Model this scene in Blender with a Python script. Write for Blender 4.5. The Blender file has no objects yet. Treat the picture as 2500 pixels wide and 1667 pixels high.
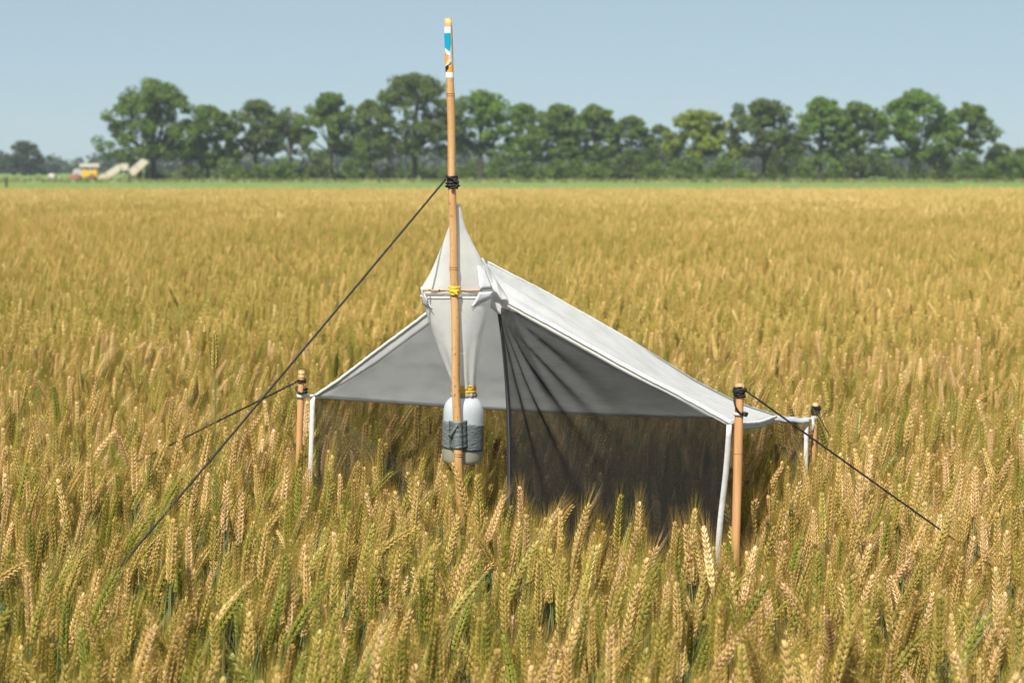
import bpy, math, random
import numpy as np
from mathutils import noise as mnoise
from mathutils import Vector, Matrix

SC = bpy.context.scene
COL = SC.collection
R = math.radians
rnd = random.Random(11)
rng = np.random.default_rng(11)

# ------------------------------------------------------------------ camera, world, sun, exposure
CAM_H = 1.68
F_PX = 2500 * 70 / 36.0
PITCH = math.atan(423.5 / F_PX)
cam_d = bpy.data.cameras.new('camera')
cam_d.lens = 70; cam_d.sensor_width = 36
cam_d.clip_start = 0.05; cam_d.clip_end = 6000
cam_d.dof.use_dof = True
cam_d.dof.focus_distance = 4.75
cam_d.dof.aperture_fstop = 7.1
cam_d.dof.aperture_blades = 0
cam = bpy.data.objects.new('camera', cam_d); COL.objects.link(cam)
cam.location = (0, 0, CAM_H)
cam.rotation_euler = (math.pi / 2 - PITCH, 0, 0)
SC.camera = cam

SUN_DIR = Vector((-0.31, -0.80, 1.20)).normalized()          # towards the sun
SUN_EL = math.asin(SUN_DIR.z)
SUN_AZ = math.atan2(SUN_DIR.x, SUN_DIR.y)                     # clockwise from +Y
world = bpy.data.worlds.new('World'); SC.world = world
world.use_nodes = True
wn, wl = world.node_tree.nodes, world.node_tree.links
wn.clear()
sky = wn.new('ShaderNodeTexSky'); sky.sky_type = 'NISHITA'; sky.sun_disc = False
sky.sun_elevation = SUN_EL; sky.sun_rotation = SUN_AZ
sky.air_density = 0.5; sky.dust_density = 0.3; sky.ozone_density = 3.0; sky.altitude = 0
tint_n = wn.new('ShaderNodeMix'); tint_n.data_type = 'RGBA'; tint_n.blend_type = 'MIX'      # thin even summer haze over the whole sky
tint_n.inputs[0].default_value = 0.62
SKY_TINT = (5.7, 7.2, 7.4, 1)
tint_n.inputs[7].default_value = SKY_TINT
bg = wn.new('ShaderNodeBackground'); bg.inputs['Strength'].default_value = 0.0605
wo = wn.new('ShaderNodeOutputWorld')
wl.new(sky.outputs[0], tint_n.inputs[6]); wl.new(tint_n.outputs[2], bg.inputs['Color']); wl.new(bg.outputs[0], wo.inputs[0])

sun_d = bpy.data.lights.new('sun', 'SUN'); sun_d.energy = 4.6; sun_d.angle = R(0.53); sun_d.color = (1.0, 0.955, 0.88)
sun = bpy.data.objects.new('sun', sun_d); COL.objects.link(sun)
sun.rotation_euler = SUN_DIR.to_track_quat('Z', 'Y').to_euler()
sun.location = (0, 0, 30)

HAZE = 0.00027
SC.cycles.volume_bounces = 0
SC.view_settings.view_transform = 'Standard'; SC.view_settings.look = 'None'
SC.view_settings.exposure = 0.65; SC.view_settings.gamma = 1.0
SC.view_settings.use_curve_mapping = False
SC.render.engine = 'CYCLES'
SC.cycles.use_denoising = True
SC.cycles.max_bounces = 8; SC.cycles.transparent_max_bounces = 24
SC.cycles.transmission_bounces = 6; SC.cycles.diffuse_bounces = 3; SC.cycles.glossy_bounces = 2
SC.cycles.caustics_reflective = False; SC.cycles.caustics_refractive = False
SC.cycles.sample_clamp_indirect = 6


def at(px, py, Y):
    """world point seen at photo pixel (px, py) (2500 x 1667) at distance Y along the ground"""
    cx, cy = (px - 1250) / F_PX, (833.5 - py) / F_PX
    d = (cx, math.cos(PITCH) + cy * math.sin(PITCH), -math.sin(PITCH) + cy * math.cos(PITCH))
    t = Y / d[1]
    return Vector((d[0] * t, Y, CAM_H + d[2] * t))


def proj(x, y, z):
    dz = z - CAM_H
    depth = y * math.cos(PITCH) - dz * math.sin(PITCH)
    up = y * math.sin(PITCH) + dz * math.cos(PITCH)
    return 1250 + F_PX * x / depth, 833.5 - F_PX * up / depth


# ------------------------------------------------------------------ materials
def mat(name, col=(.5, .5, .5), rough=0.6, spec=0.4, **k):
    m = bpy.data.materials.new(name); m.use_nodes = True
    b = m.node_tree.nodes['Principled BSDF']
    b.inputs['Base Color'].default_value = (*col, 1)
    b.inputs['Roughness'].default_value = rough
    b.inputs['Specular IOR Level'].default_value = spec
    return m


def N(m, t, **kw):
    n = m.node_tree.nodes.new(t)
    for k, v in kw.items():
        setattr(n, k, v)
    return n


def L(m, a, b):
    m.node_tree.links.new(a, b)


def ramp(m, fac, stops):
    r = N(m, 'ShaderNodeValToRGB')
    e = r.color_ramp.elements
    while len(e) < len(stops): e.new(0.5)
    for i, (p, c) in enumerate(stops):
        e[i].position = p; e[i].color = (*c, 1)
    L(m, fac, r.inputs[0])
    return r.outputs[0]


def noise(m, scale, detail=3, rough=.55, coord='Object', dist=0.0, stretch=None):
    tc = N(m, 'ShaderNodeTexCoord'); n = N(m, 'ShaderNodeTexNoise')
    n.inputs['Scale'].default_value = scale; n.inputs['Detail'].default_value = detail
    n.inputs['Roughness'].default_value = rough; n.inputs['Distortion'].default_value = dist
    src = tc.outputs[coord]
    if stretch:
        mp = N(m, 'ShaderNodeMapping'); mp.inputs['Scale'].default_value = stretch
        L(m, src, mp.inputs[0]); src = mp.outputs[0]
    L(m, src, n.inputs['Vector'])
    return n.outputs['Fac']


def bump(m, fac, strength=.3, dist=.002):
    b = N(m, 'ShaderNodeBump'); b.inputs['Strength'].default_value = strength; b.inputs['Distance'].default_value = dist
    L(m, fac, b.inputs['Height'])
    L(m, b.outputs[0], m.node_tree.nodes['Principled BSDF'].inputs['Normal'])
    return b


def add_translucent(m, color_out=None, col=None, fac=.35):
    """principled mixed with a translucent lobe of the same colour"""
    p = m.node_tree.nodes['Principled BSDF']; out = m.node_tree.nodes['Material Output']
    t = N(m, 'ShaderNodeBsdfTranslucent'); mx = N(m, 'ShaderNodeMixShader'); mx.inputs[0].default_value = fac
    if color_out is not None: L(m, color_out, t.inputs['Color'])
    else: t.inputs['Color'].default_value = (*col, 1)
    L(m, p.outputs[0], mx.inputs[1]); L(m, t.outputs[0], mx.inputs[2]); L(m, mx.outputs[0], out.inputs['Surface'])
    return mx


def plant_mat(name, stops, rough, spec, transl, var='v', amt=.35):
    """colour from the plant's own ripeness ('tint') and a per-piece variation attribute"""
    m = mat(name, rough=rough, spec=spec)
    a = N(m, 'ShaderNodeAttribute', attribute_type='INSTANCER', attribute_name='tint')
    g = N(m, 'ShaderNodeAttribute', attribute_type='GEOMETRY', attribute_name=var)
    s = N(m, 'ShaderNodeMath', operation='MULTIPLY_ADD'); L(m, g.outputs['Fac'], s.inputs[0])
    s.inputs[1].default_value = amt; L(m, a.outputs['Fac'], s.inputs[2])
    s2 = N(m, 'ShaderNodeMath', operation='SUBTRACT'); L(m, s.outputs[0], s2.inputs[0]); s2.inputs[1].default_value = amt / 2
    c = ramp(m, s2.outputs[0], stops)
    L(m, c, m.node_tree.nodes['Principled BSDF'].inputs['Base Color'])
    if transl: add_translucent(m, c, fac=transl)
    return m


M = {}
M['ear'] = plant_mat('wheat_ear', [(0, (.26, .29, .045)), (.30, (.47, .38, .082)), (.62, (.75, .525, .18)), (1, (.93, .67, .37))], .42, .5, .18, amt=.5)
M['awn'] = plant_mat('wheat_awn', [(0, (.30, .275, .042)), (.5, (.49, .345, .066)), (1, (.64, .405, .13))], .4, .5, .4, amt=.3)
M['stem'] = plant_mat('wheat_stem', [(0, (.10, .18, .085)), (.6, (.22, .26, .10)), (1, (.40, .34, .14))], .45, .4, .15, amt=.3)
M['leaf'] = plant_mat('wheat_leaf', [(0, (.03, .10, .035)), (.7, (.08, .15, .045)), (1, (.26, .23, .08))], .5, .4, .35, amt=.3)

m = M['bamboo'] = mat('bamboo_cane', rough=.42, spec=.45)
f1 = noise(m, 8, 4, coord='Object', stretch=(14, 14, 1))
c = ramp(m, f1, [(.22, (.40, .21, .08)), (.42, (.56, .31, .125)), (.6, (.64, .38, .165)), (.8, (.72, .47, .23))])
spots = noise(m, 120, 2, coord='Object')
sp = ramp(m, spots, [(.30, (.40, .34, .28)), (.40, (1, 1, 1))])
mx = N(m, 'ShaderNodeMix', data_type='RGBA', blend_type='MULTIPLY'); mx.inputs[0].default_value = .8
L(m, c, mx.inputs[6]); L(m, sp, mx.inputs[7]); L(m, mx.outputs[2], m.node_tree.nodes['Principled BSDF'].inputs['Base Color'])
bump(m, f1, .25, .001)
M['bamboo_node'] = mat('bamboo_node', (.42, .22, .09), .6)
M['bamboo_cut'] = mat('bamboo_cut_end', (.62, .42, .24), .8)
M['stake'] = mat('stake_cane', (.62, .32, .14), .5)
fs = noise(M['stake'], 7, 4, stretch=(16, 16, 1))
L(M['stake'], ramp(M['stake'], fs, [(.25, (.42, .20, .08)), (.45, (.60, .31, .13)), (.65, (.68, .37, .165)), (.82, (.76, .46, .24))]), M['stake'].node_tree.nodes['Principled BSDF'].inputs['Base Color'])
bump(M['stake'], fs, .2, .001)

m = M['rope'] = mat('black_rope', (.012, .011, .010), .55, .5)
wv = N(m, 'ShaderNodeTexWave'); wv.inputs['Scale'].default_value = 90; wv.bands_direction = 'DIAGONAL'
tc = N(m, 'ShaderNodeTexCoord'); L(m, tc.outputs['Object'], wv.inputs['Vector']); bump(m, wv.outputs['Fac'], .6, .002)
L(m, ramp(m, wv.outputs['Fac'], [(0, (.006, .006, .006)), (1, (.035, .030, .026))]), m.node_tree.nodes['Principled BSDF'].inputs['Base Color'])


def cloth(name, col, transl, scale=260, transp=0.0):
    m = mat(name, col, .85, .15)
    w1 = N(m, 'ShaderNodeTexNoise'); w1.inputs['Scale'].default_value = 14; w1.inputs['Detail'].default_value = 5
    tc = N(m, 'ShaderNodeTexCoord'); L(m, tc.outputs['Object'], w1.inputs['Vector'])
    cc = ramp(m, w1.outputs['Fac'], [(.3, tuple(x * .9 for x in col)), (.55, col), (.8, tuple(min(x * 1.03, .9) for x in col))])
    sp = ramp(m, noise(m, 60, 1), [(.20, (.55, .52, .47)), (.27, (1, 1, 1))])
    mm = N(m, 'ShaderNodeMix', data_type='RGBA', blend_type='MULTIPLY'); mm.inputs[0].default_value = .35
    L(m, cc, mm.inputs[6]); L(m, sp, mm.inputs[7])
    L(m, mm.outputs[2], m.node_tree.nodes['Principled BSDF'].inputs['Base Color'])
    bump(m, noise(m, 22, 5), .45, .006)
    mixn = add_translucent(m, mm.outputs[2], fac=transl)
    if transp:
        tr = N(m, 'ShaderNodeBsdfTransparent'); m2 = N(m, 'ShaderNodeMixShader'); m2.inputs[0].default_value = transp
        L(m, mixn.outputs[0], m2.inputs[1]); L(m, tr.outputs[0], m2.inputs[2])
        L(m, m2.outputs[0], m.node_tree.nodes['Material Output'].inputs['Surface'])
    return m


M['roof'] = cloth('white_roof_cloth', (.84, .835, .83), .56)
M['head'] = cloth('white_head_net', (.87, .86, .83), .48, transp=.16)
M['hem'] = cloth('white_hem', (.82, .80, .76), .12)
M['hem_grey_and_shade'] = cloth('grey_hem_and_shade', (.50, .53, .57), .12)  # grey of stitching and corner band; painted shade on frill and ridge strip
M['tape_white'] = cloth('white_tape', (.80, .79, .78), .12)
M['tab'] = cloth('white_tab', (.85, .85, .87), .15)


def netting(name, t0, col):
    """black netting: the share of light passing falls with the slant of the weave to the ray"""
    m = mat(name, col, .7, .06)
    ge = N(m, 'ShaderNodeNewGeometry'); dt = N(m, 'ShaderNodeVectorMath', operation='DOT_PRODUCT')
    L(m, ge.outputs['Normal'], dt.inputs[0]); L(m, ge.outputs['Incoming'], dt.inputs[1])
    ab = N(m, 'ShaderNodeMath', operation='ABSOLUTE'); L(m, dt.outputs['Value'], ab.inputs[0])
    mxn = N(m, 'ShaderNodeMath', operation='MAXIMUM'); L(m, ab.outputs[0], mxn.inputs[0]); mxn.inputs[1].default_value = .12
    dv = N(m, 'ShaderNodeMath', operation='DIVIDE'); dv.inputs[0].default_value = 1; L(m, mxn.outputs[0], dv.inputs[1])
    pw = N(m, 'ShaderNodeMath', operation='POWER'); pw.inputs[0].default_value = t0; L(m, dv.outputs[0], pw.inputs[1])
    # uneven weave: short horizontal slubs and specks of dust
    nf = noise(m, 75, 5, stretch=(.3, .3, 4))
    ad = N(m, 'ShaderNodeMath', operation='MULTIPLY_ADD'); L(m, nf, ad.inputs[0]); ad.inputs[1].default_value = .5; ad.inputs[2].default_value = .75
    ml = N(m, 'ShaderNodeMath', operation='MULTIPLY'); L(m, pw.outputs[0], ml.inputs[0]); L(m, ad.outputs[0], ml.inputs[1])
    dust = ramp(m, noise(m, 420, 2), [(.70, col), (.80, tuple(min(.5, x * 12) for x in col))])
    L(m, dust, m.node_tree.nodes['Principled BSDF'].inputs['Base Color'])
    tr = N(m, 'ShaderNodeBsdfTransparent'); m2 = N(m, 'ShaderNodeMixShader')
    L(m, ml.outputs[0], m2.inputs[0])
    L(m, m.node_tree.nodes['Principled BSDF'].outputs[0], m2.inputs[1]); L(m, tr.outputs[0], m2.inputs[2])
    L(m, m2.outputs[0], m.node_tree.nodes['Material Output'].inputs['Surface'])
    return m


M['net'] = netting('black_netting', .375, (.024, .024, .023))
M['seam'] = mat('black_webbing', (.030, .033, .042), .55, .5)
bump(M['seam'], noise(M['seam'], 240, 2), .6, .002)
M['seam_stitch'] = mat('pale_stitching', (.10, .105, .12), .7)

m = M['bottle'] = mat('milky_plastic', (.80, .84, .88), .28, .5)
add_translucent(m, col=(.84, .88, .92), fac=.5)
m = M['liquid'] = mat('cloudy_bottle_foot', (.52, .50, .43), .25, .5)
add_translucent(m, col=(.58, .56, .47), fac=.45)
m = M['duct'] = mat('grey_duct_tape', (.150, .170, .172), .42, .5)
bump(m, noise(m, 70, 5, stretch=(1, 1, 2.5)), .9, .004)
M['yellow'] = mat('yellow_tape', (.78, .50, .035), .4, .5)
bump(M['yellow'], noise(M['yellow'], 60, 3), .4, .002)
M['gather'] = mat('gathered_cloth', (.42, .36, .30), .85, .2)
bump(M['gather'], noise(M['gather'], 130, 3, stretch=(1, 1, .3)), 1.0, .004)
M['stick'] = mat('thin_stick', (.46, .24, .12), .55)
M['stick_knot'] = mat('stick_knot', (.08, .04, .025), .7)
M['s_white'] = mat('print_white', (.82, .82, .82), .35)
M['s_blue'] = mat('print_blue', (.0, .33, .52), .35)
M['s_orange'] = mat('print_orange', (.78, .34, .03), .35)
M['s_grey'] = mat('print_grey', (.50, .53, .58), .35)
M['s_cream'] = mat('print_cream', (.80, .60, .36), .35)
M['s_black'] = mat('print_black', (.015, .013, .012), .35)


def leaf_mat(name, a, b, transl=.35):
    m = mat(name, rough=.5, spec=.3)
    g = N(m, 'ShaderNodeAttribute', attribute_type='GEOMETRY', attribute_name='v')
    c = ramp(m, g.outputs['Fac'], [(0, a), (1, b)])
    L(m, c, m.node_tree.nodes['Principled BSDF'].inputs['Base Color'])
    add_translucent(m, c, fac=transl)
    return m


M['oak'] = leaf_mat('oak_leaves', (0.11, 0.18, 0.032), (0.19, 0.275, 0.05), .5)
M['oak_light'] = leaf_mat('bright_leaves', (0.13, 0.23, 0.032), (0.21, 0.315, 0.05), .5)
M['oak_yellow'] = leaf_mat('yellow_green_leaves', (0.18, 0.23, 0.02), (0.27, 0.33, 0.034), .4)
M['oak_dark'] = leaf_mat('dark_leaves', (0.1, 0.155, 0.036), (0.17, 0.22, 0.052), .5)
M['oak_pale'] = leaf_mat('sparse_pale_twigs', (0.22, 0.22, 0.16), (0.36, 0.34, 0.28), .45)
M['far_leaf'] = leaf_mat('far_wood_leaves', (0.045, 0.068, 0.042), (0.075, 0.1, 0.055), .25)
M['bush'] = leaf_mat('bush_leaves', (0.095, 0.165, 0.022), (0.17, 0.25, 0.034), .4)
m = M['bark'] = mat('bark', (.055, .045, .038), .9)
M['verge'] = leaf_mat('verge_grass', (.13, .16, .04), (.30, .27, .10), .4)

# ground: soil under the crop, green strip further out, all in one sheet
m = M['ground'] = mat('ground_soil', rough=.95, spec=.1)
L(m, ramp(m, noise(m, 3, 5, coord='Object'), [(.3, (.05, .038, .02)), (.7, (.10, .085, .04))]), m.node_tree.nodes['Principled BSDF'].inputs['Base Color'])
m = M['strip'] = mat('grass_strip', rough=.9, spec=.15)
L(m, ramp(m, noise(m, .25, 6, coord='Object', stretch=(.5, 2.2, 1)), [(.30, (.08, .15, .03)), (.5, (.13, .21, .05)), (.72, (.22, .25, .09))]), m.node_tree.nodes['Principled BSDF'].inputs['Base Color'])


# ------------------------------------------------------------------ mesh helpers
class MB:
    def __init__(s):
        s.v = []; s.f = []; s.mi = []; s.a = []

    def add(s, verts, faces, mi=0, a=.5):
        o = len(s.v); s.v.extend([tuple(p) for p in verts])
        s.f.extend([tuple(i + o for i in f) for f in faces]); s.mi.extend([mi] * len(faces))
        s.a.extend([a] * len(verts) if not hasattr(a, '__len__') else a)

    def tube(s, path, rad, sides=10, mi=0, a=.5, caps=True):
        P = [Vector(p) for p in path]; n = len(P)
        if not hasattr(rad, '__len__'): rad = [rad] * n
        vs = []; up = None
        for i in range(n):
            t = (P[min(i + 1, n - 1)] - P[max(i - 1, 0)]).normalized()
            if up is None:
                up = t.orthogonal().normalized()
            else:
                up = (up - t * up.dot(t))
                up = up.normalized() if up.length > 1e-6 else t.orthogonal().normalized()
            b = t.cross(up)
            for k in range(sides):
                w = 2 * math.pi * k / sides
                vs.append(P[i] + (up * math.cos(w) + b * math.sin(w)) * rad[i])
        fs = []
        for i in range(n - 1):
            for k in range(sides):
                k2 = (k + 1) % sides
                fs.append((i * sides + k, i * sides + k2, (i + 1) * sides + k2, (i + 1) * sides + k))
        if caps:
            fs.append(tuple(range(sides - 1, -1, -1))); fs.append(tuple((n - 1) * sides + k for k in range(sides)))
        s.add(vs, fs, mi, a)

    def spike(s, p, q, r, mi=0, a=.5):
        p = Vector(p); q = Vector(q); t = (q - p).normalized(); u = t.orthogonal().normalized(); b = t.cross(u)
        vs = [p + (u * math.cos(w) + b * math.sin(w)) * r for w in (0, 2.094, 4.189)] + [q]
        s.add(vs, [(0, 1, 3), (1, 2, 3), (2, 0, 3)], mi, a)

    def grid(s, pts, mi=0, a=.5):
        nu, nv = len(pts), len(pts[0])
        fs = [(i * nv + j, (i + 1) * nv + j, (i + 1) * nv + j + 1, i * nv + j + 1) for i in range(nu - 1) for j in range(nv - 1)]
        s.add([p for row in pts for p in row], fs, mi, a)

    def lathe(s, prof, axis0, axis1, sides=32, mi=0, a=.5, ripple=None):
        """prof: (t along axis0->axis1, radius)"""
        A = Vector(axis0); B = Vector(axis1); d = (B - A).normalized(); u = d.orthogonal().normalized(); b = d.cross(u)
        vs = []
        for i, (t, r) in enumerate(prof):
            c = A + (B - A) * t
            for k in range(sides):
                w = 2 * math.pi * k / sides
                rr = r * (1 + (ripple(i, w) if ripple else 0))
                vs.append(c + (u * math.cos(w) + b * math.sin(w)) * rr)
        fs = [(i * sides + k, i * sides + (k + 1) % sides, (i + 1) * sides + (k + 1) % sides, (i + 1) * sides + k)
              for i in range(len(prof) - 1) for k in range(sides)]
        s.add(vs, fs, mi, a)

    def box(s, c, size, rot=None, mi=0, a=.5):
        x, y, z = (q / 2 for q in size)
        vs = [Vector((i * x, j * y, k * z)) for i in (-1, 1) for j in (-1, 1) for k in (-1, 1)]
        if rot is not None: vs = [rot @ p for p in vs]
        vs = [p + Vector(c) for p in vs]
        s.add(vs, [(0, 1, 3, 2), (4, 6, 7, 5), (0, 4, 5, 1), (2, 3, 7, 6), (0, 2, 6, 4), (1, 5, 7, 3)], mi, a)

    def mesh(s, name, mats, smooth=False):
        me = bpy.data.meshes.new(name); me.from_pydata(s.v, [], s.f)
        for q in mats: me.materials.append(q)
        if len(mats) > 1: me.polygons.foreach_set('material_index', s.mi)
        if smooth: me.polygons.foreach_set('use_smooth', [True] * len(s.f))
        at_ = me.attributes.new('v', 'FLOAT', 'POINT'); at_.data.foreach_set('value', [float(x) for x in s.a])
        me.update()
        return me

    def build(s, name, mats, parent=None, smooth=True, origin=None):
        if not isinstance(mats, (list, tuple)): mats = [mats]
        o = bpy.data.objects.new(name, s.mesh(name, mats, smooth)); COL.objects.link(o)
        if parent is not None:
            o.parent = parent
            o.matrix_parent_inverse = parent.matrix_world.inverted() if parent.type == 'EMPTY' and parent.location.length == 0 else Matrix.Translation(-parent_loc(parent))
        return o


def parent_loc(p):
    v = Vector(p.location)
    while p.parent is not None:
        p = p.parent; v = v + Vector(p.location)
        if p.matrix_parent_inverse: pass
    return v


def tag(o, label=None, cat=None, group=None, kind=None):
    if label: o['label'] = label
    if cat: o['category'] = cat
    if group: o['group'] = group
    if kind: o['kind'] = kind
    return o


def thing(name, label, cat, loc=(0, 0, 0), group=None):
    o = bpy.data.objects.new(name, None); COL.objects.link(o)
    o.location = loc; o.empty_display_size = .1
    return tag(o, label, cat, group)


def part(mb, name, mats, root, smooth=True, under=None):
    """mesh given in world coordinates, hung under root (an unrotated Empty) or under one of its parts"""
    if not isinstance(mats, (list, tuple)): mats = [mats]
    off = Vector(root.location)
    mb.v = [tuple(Vector(p) - off) for p in mb.v]
    o = bpy.data.objects.new(name, mb.mesh(name, mats, smooth)); COL.objects.link(o)
    o.parent = under if under is not None else root
    return o


def solid(o, t):
    md = o.modifiers.new('thickness', 'SOLIDIFY'); md.thickness = t; md.offset = 0
    return o


# ------------------------------------------------------------------ ground
mb = MB(); W = 3000
mb.add([(-W, -200, 0), (W, -200, 0), (W, 5000, 0), (-W, 5000, 0)], [(0, 1, 2, 3)])
tag(mb.build('ground', M['ground'], smooth=False), kind='structure')
FIELD_FAR = 73.5
mb = MB()
mb.add([(-W, FIELD_FAR, .004), (W, FIELD_FAR, .004), (W, 4900, .004), (-W, 4900, .004)], [(0, 1, 2, 3)])
tag(mb.build('grass_field', M['strip'], smooth=False), kind='structure')

# ------------------------------------------------------------------ trees behind the field
def leaf_cards(centers, radii, per, size, rs, flat=.7):
    """many leaf-sized faces spread through clumps; returns verts, faces, shade attribute"""
    n = len(centers)
    tot = n * per
    c = np.repeat(np.asarray(centers), per, axis=0); r = np.repeat(np.asarray(radii), per)
    d = rs.normal(size=(tot, 3)); d /= np.linalg.norm(d, axis=1)[:, None]
    rad = r * rs.random(tot) ** .45
    p = c + d * rad[:, None] * np.array([1, 1, flat])
    nn = rs.normal(size=(tot, 3)) * .6 + d * .6 + np.array([0, 0, .6]); nn /= np.linalg.norm(nn, axis=1)[:, None]
    u = rs.normal(size=(tot, 3)); u -= (u * nn).sum(1)[:, None] * nn; u /= np.linalg.norm(u, axis=1)[:, None]
    w = np.cross(nn, u)
    s = size * (.6 + .8 * rs.random(tot))[:, None]
    a, b = u * s * .5, w * s * .34
    v = np.stack([p - a, p + b, p + a, p - b], axis=1).reshape(-1, 3)
    clump = np.repeat(rs.random(n), per)
    sh = np.repeat(np.clip(clump * .6 + rs.random(tot) * .4, 0, 1), 4)
    return v, tot, sh


def cards_mesh(name, v, n, sh, material):
    me = bpy.data.meshes.new(name)
    me.vertices.add(len(v)); me.vertices.foreach_set('co', v.astype(np.float32).ravel())
    me.loops.add(n * 4); me.loops.foreach_set('vertex_index', np.arange(n * 4, dtype=np.int32))
    me.polygons.add(n); me.polygons.foreach_set('loop_start', np.arange(0, n * 4, 4, dtype=np.int32))
    me.polygons.foreach_set('loop_total', np.full(n, 4, dtype=np.int32))
    me.materials.append(material)
    at_ = me.attributes.new('v', 'FLOAT', 'POINT'); at_.data.foreach_set('value', sh.astype(np.float32))
    me.update(); me.validate()
    return me


def noise3(v):
    return mnoise.noise(v)


def tree(x0, x1, top, base, Y, material, label, seed, name='oak_tree', dens=1.0, low=.30, group='trees in the row beyond the field', holes=.25, per=92, lobes=None):
    """crown spans photo pixels x0..x1, top..base, standing at distance Y"""
    rs = np.random.default_rng(seed); rr = random.Random(seed)
    xm, xh = (x0 + x1) / 2, (x1 - x0) / 2 * (1.38 if x1 - x0 < 140 else (1.24 if x1 - x0 < 195 else 1.07))
    x0, x1 = xm - xh, xm + xh
    B = at((x0 + x1) / 2, base, Y); B.z = 0
    Tz = at((x0 + x1) / 2, top, Y).z
    half = (at(x1, base, Y).x - at(x0, base, Y).x) / 2
    H = Tz; low *= .78; cz0 = H * low
    t = thing(name, label, 'tree', (B.x, B.y, 0), group)
    # several overlapping boughs make an uneven outline
    L_ = lobes or max(5, int(7 + half))
    boughs = []
    for i in range(L_):
        ang = rr.uniform(0, 2 * math.pi); q = math.sqrt(rr.random())
        h = rr.uniform(.08, .92)
        env = math.sin(math.pi * min(1, .22 + h * .78)) ** .65       # width of crown at height h
        rad = half * rr.uniform(.26, .40)
        ex = max(0, half * env - rad * .75)
        bz = cz0 + (H - cz0) * h
        bz = min(bz, H - rad * .8); bz = max(bz, cz0 * .8 + rad * .5)
        boughs.append((math.cos(ang) * ex * (.35 + .65 * q), math.sin(ang) * ex * (.35 + .65 * q) * .9, bz, rad))
    rad = half * .32
    boughs.append((rr.uniform(-.12, .12) * half, 0, H - rad * .85, rad))
    for sgn in (-1, 1):
        rad = half * .30
        boughs.append((sgn * (half - rad * .9), 0, cz0 + (H - cz0) * rr.uniform(.22, .5), rad))
    cen, rads = [], []
    Hc = H - cz0; cr_ = max(.55, min(1.15, half * .19))
    want = int(dens * 4.2 * (2 * half * Hc * .8) / (math.pi * cr_ ** 2))
    off = Vector((seed * 3.7, seed * 1.3, seed * .7)); tries = 0
    while len(cen) < want and tries < want * 30:
        tries += 1
        h = rr.random() ** .85; az = rr.uniform(0, 2 * math.pi)
        if h < .45: env = .90 + .14 * math.sin(math.pi / 2 * h / .45)
        else: env = max(.0, 1 - ((h - .45) / .55) ** 2.1) ** .5
        env *= 1 + .34 * noise3(Vector((math.cos(az) * 1.1, math.sin(az) * 1.1, h * 2.6)) + off)
        q = rr.random() ** .5
        rr_ = max(0, half * env * 1.03 - cr_ * .3) * q
        p = Vector((math.cos(az) * rr_, math.sin(az) * rr_ * .85, cz0 + Hc * h * (1 - cr_ * .6 / Hc)))
        hole = noise3(Vector((p.x, p.y * .35, p.z)) * (1.5 / (.45 * cr_ + 1.0)) + off * 2)
        if hole > .53 - holes * 1.05 * (1.15 - .75 * h): continue
        cen.append(tuple(p)); rads.append(cr_ * rr.uniform(.65, 1.2))
    for bx, by, bz, br in boughs:
        for _ in range(3):
            cen.append((bx + rr.gauss(0, br * .4), by, bz + rr.gauss(0, br * .3))); rads.append(cr_ * .8)
    v, n, sh = leaf_cards(cen, rads, per, min(.42, half * .085), rs)
    me = cards_mesh('crown', v, n, sh, material)
    cr = bpy.data.objects.new('crown', me); COL.objects.link(cr); cr.parent = t
    # trunk and limbs
    tb = MB(); r0 = max(.16, half * .06)
    forkz = cz0 * 1.15
    tb.tube([(0, 0, -.2), (0, 0, .25), (rr.uniform(-.1, .1), 0, forkz * .55), (rr.uniform(-.2, .2), 0, forkz), (0, 0, forkz + (H - forkz) * .45)],
            [r0 * 1.5, r0 * 1.12, r0 * .92, r0 * .8, r0 * .35], 9, caps=False)
    for bx, by, bz, br in boughs:
        z0 = min(bz * .72, forkz * rr.uniform(.85, 1.25))
        mid = Vector((bx * .5, by * .5, z0 + (bz - z0) * .42))
        tb.tube([(0, 0, z0), mid, (bx, by, bz), (bx * 1.15, by * 1.1, bz + br * .5)], [r0 * .5, r0 * .36, r0 * .2, r0 * .06], 6, caps=False)
    tk = bpy.data.objects.new('trunk', tb.mesh('trunk', [M['bark']], True)); COL.objects.link(tk); tk.parent = t
    return t


def V(x): return x * 1.06293   # measured on the 2352-pixel view


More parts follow.
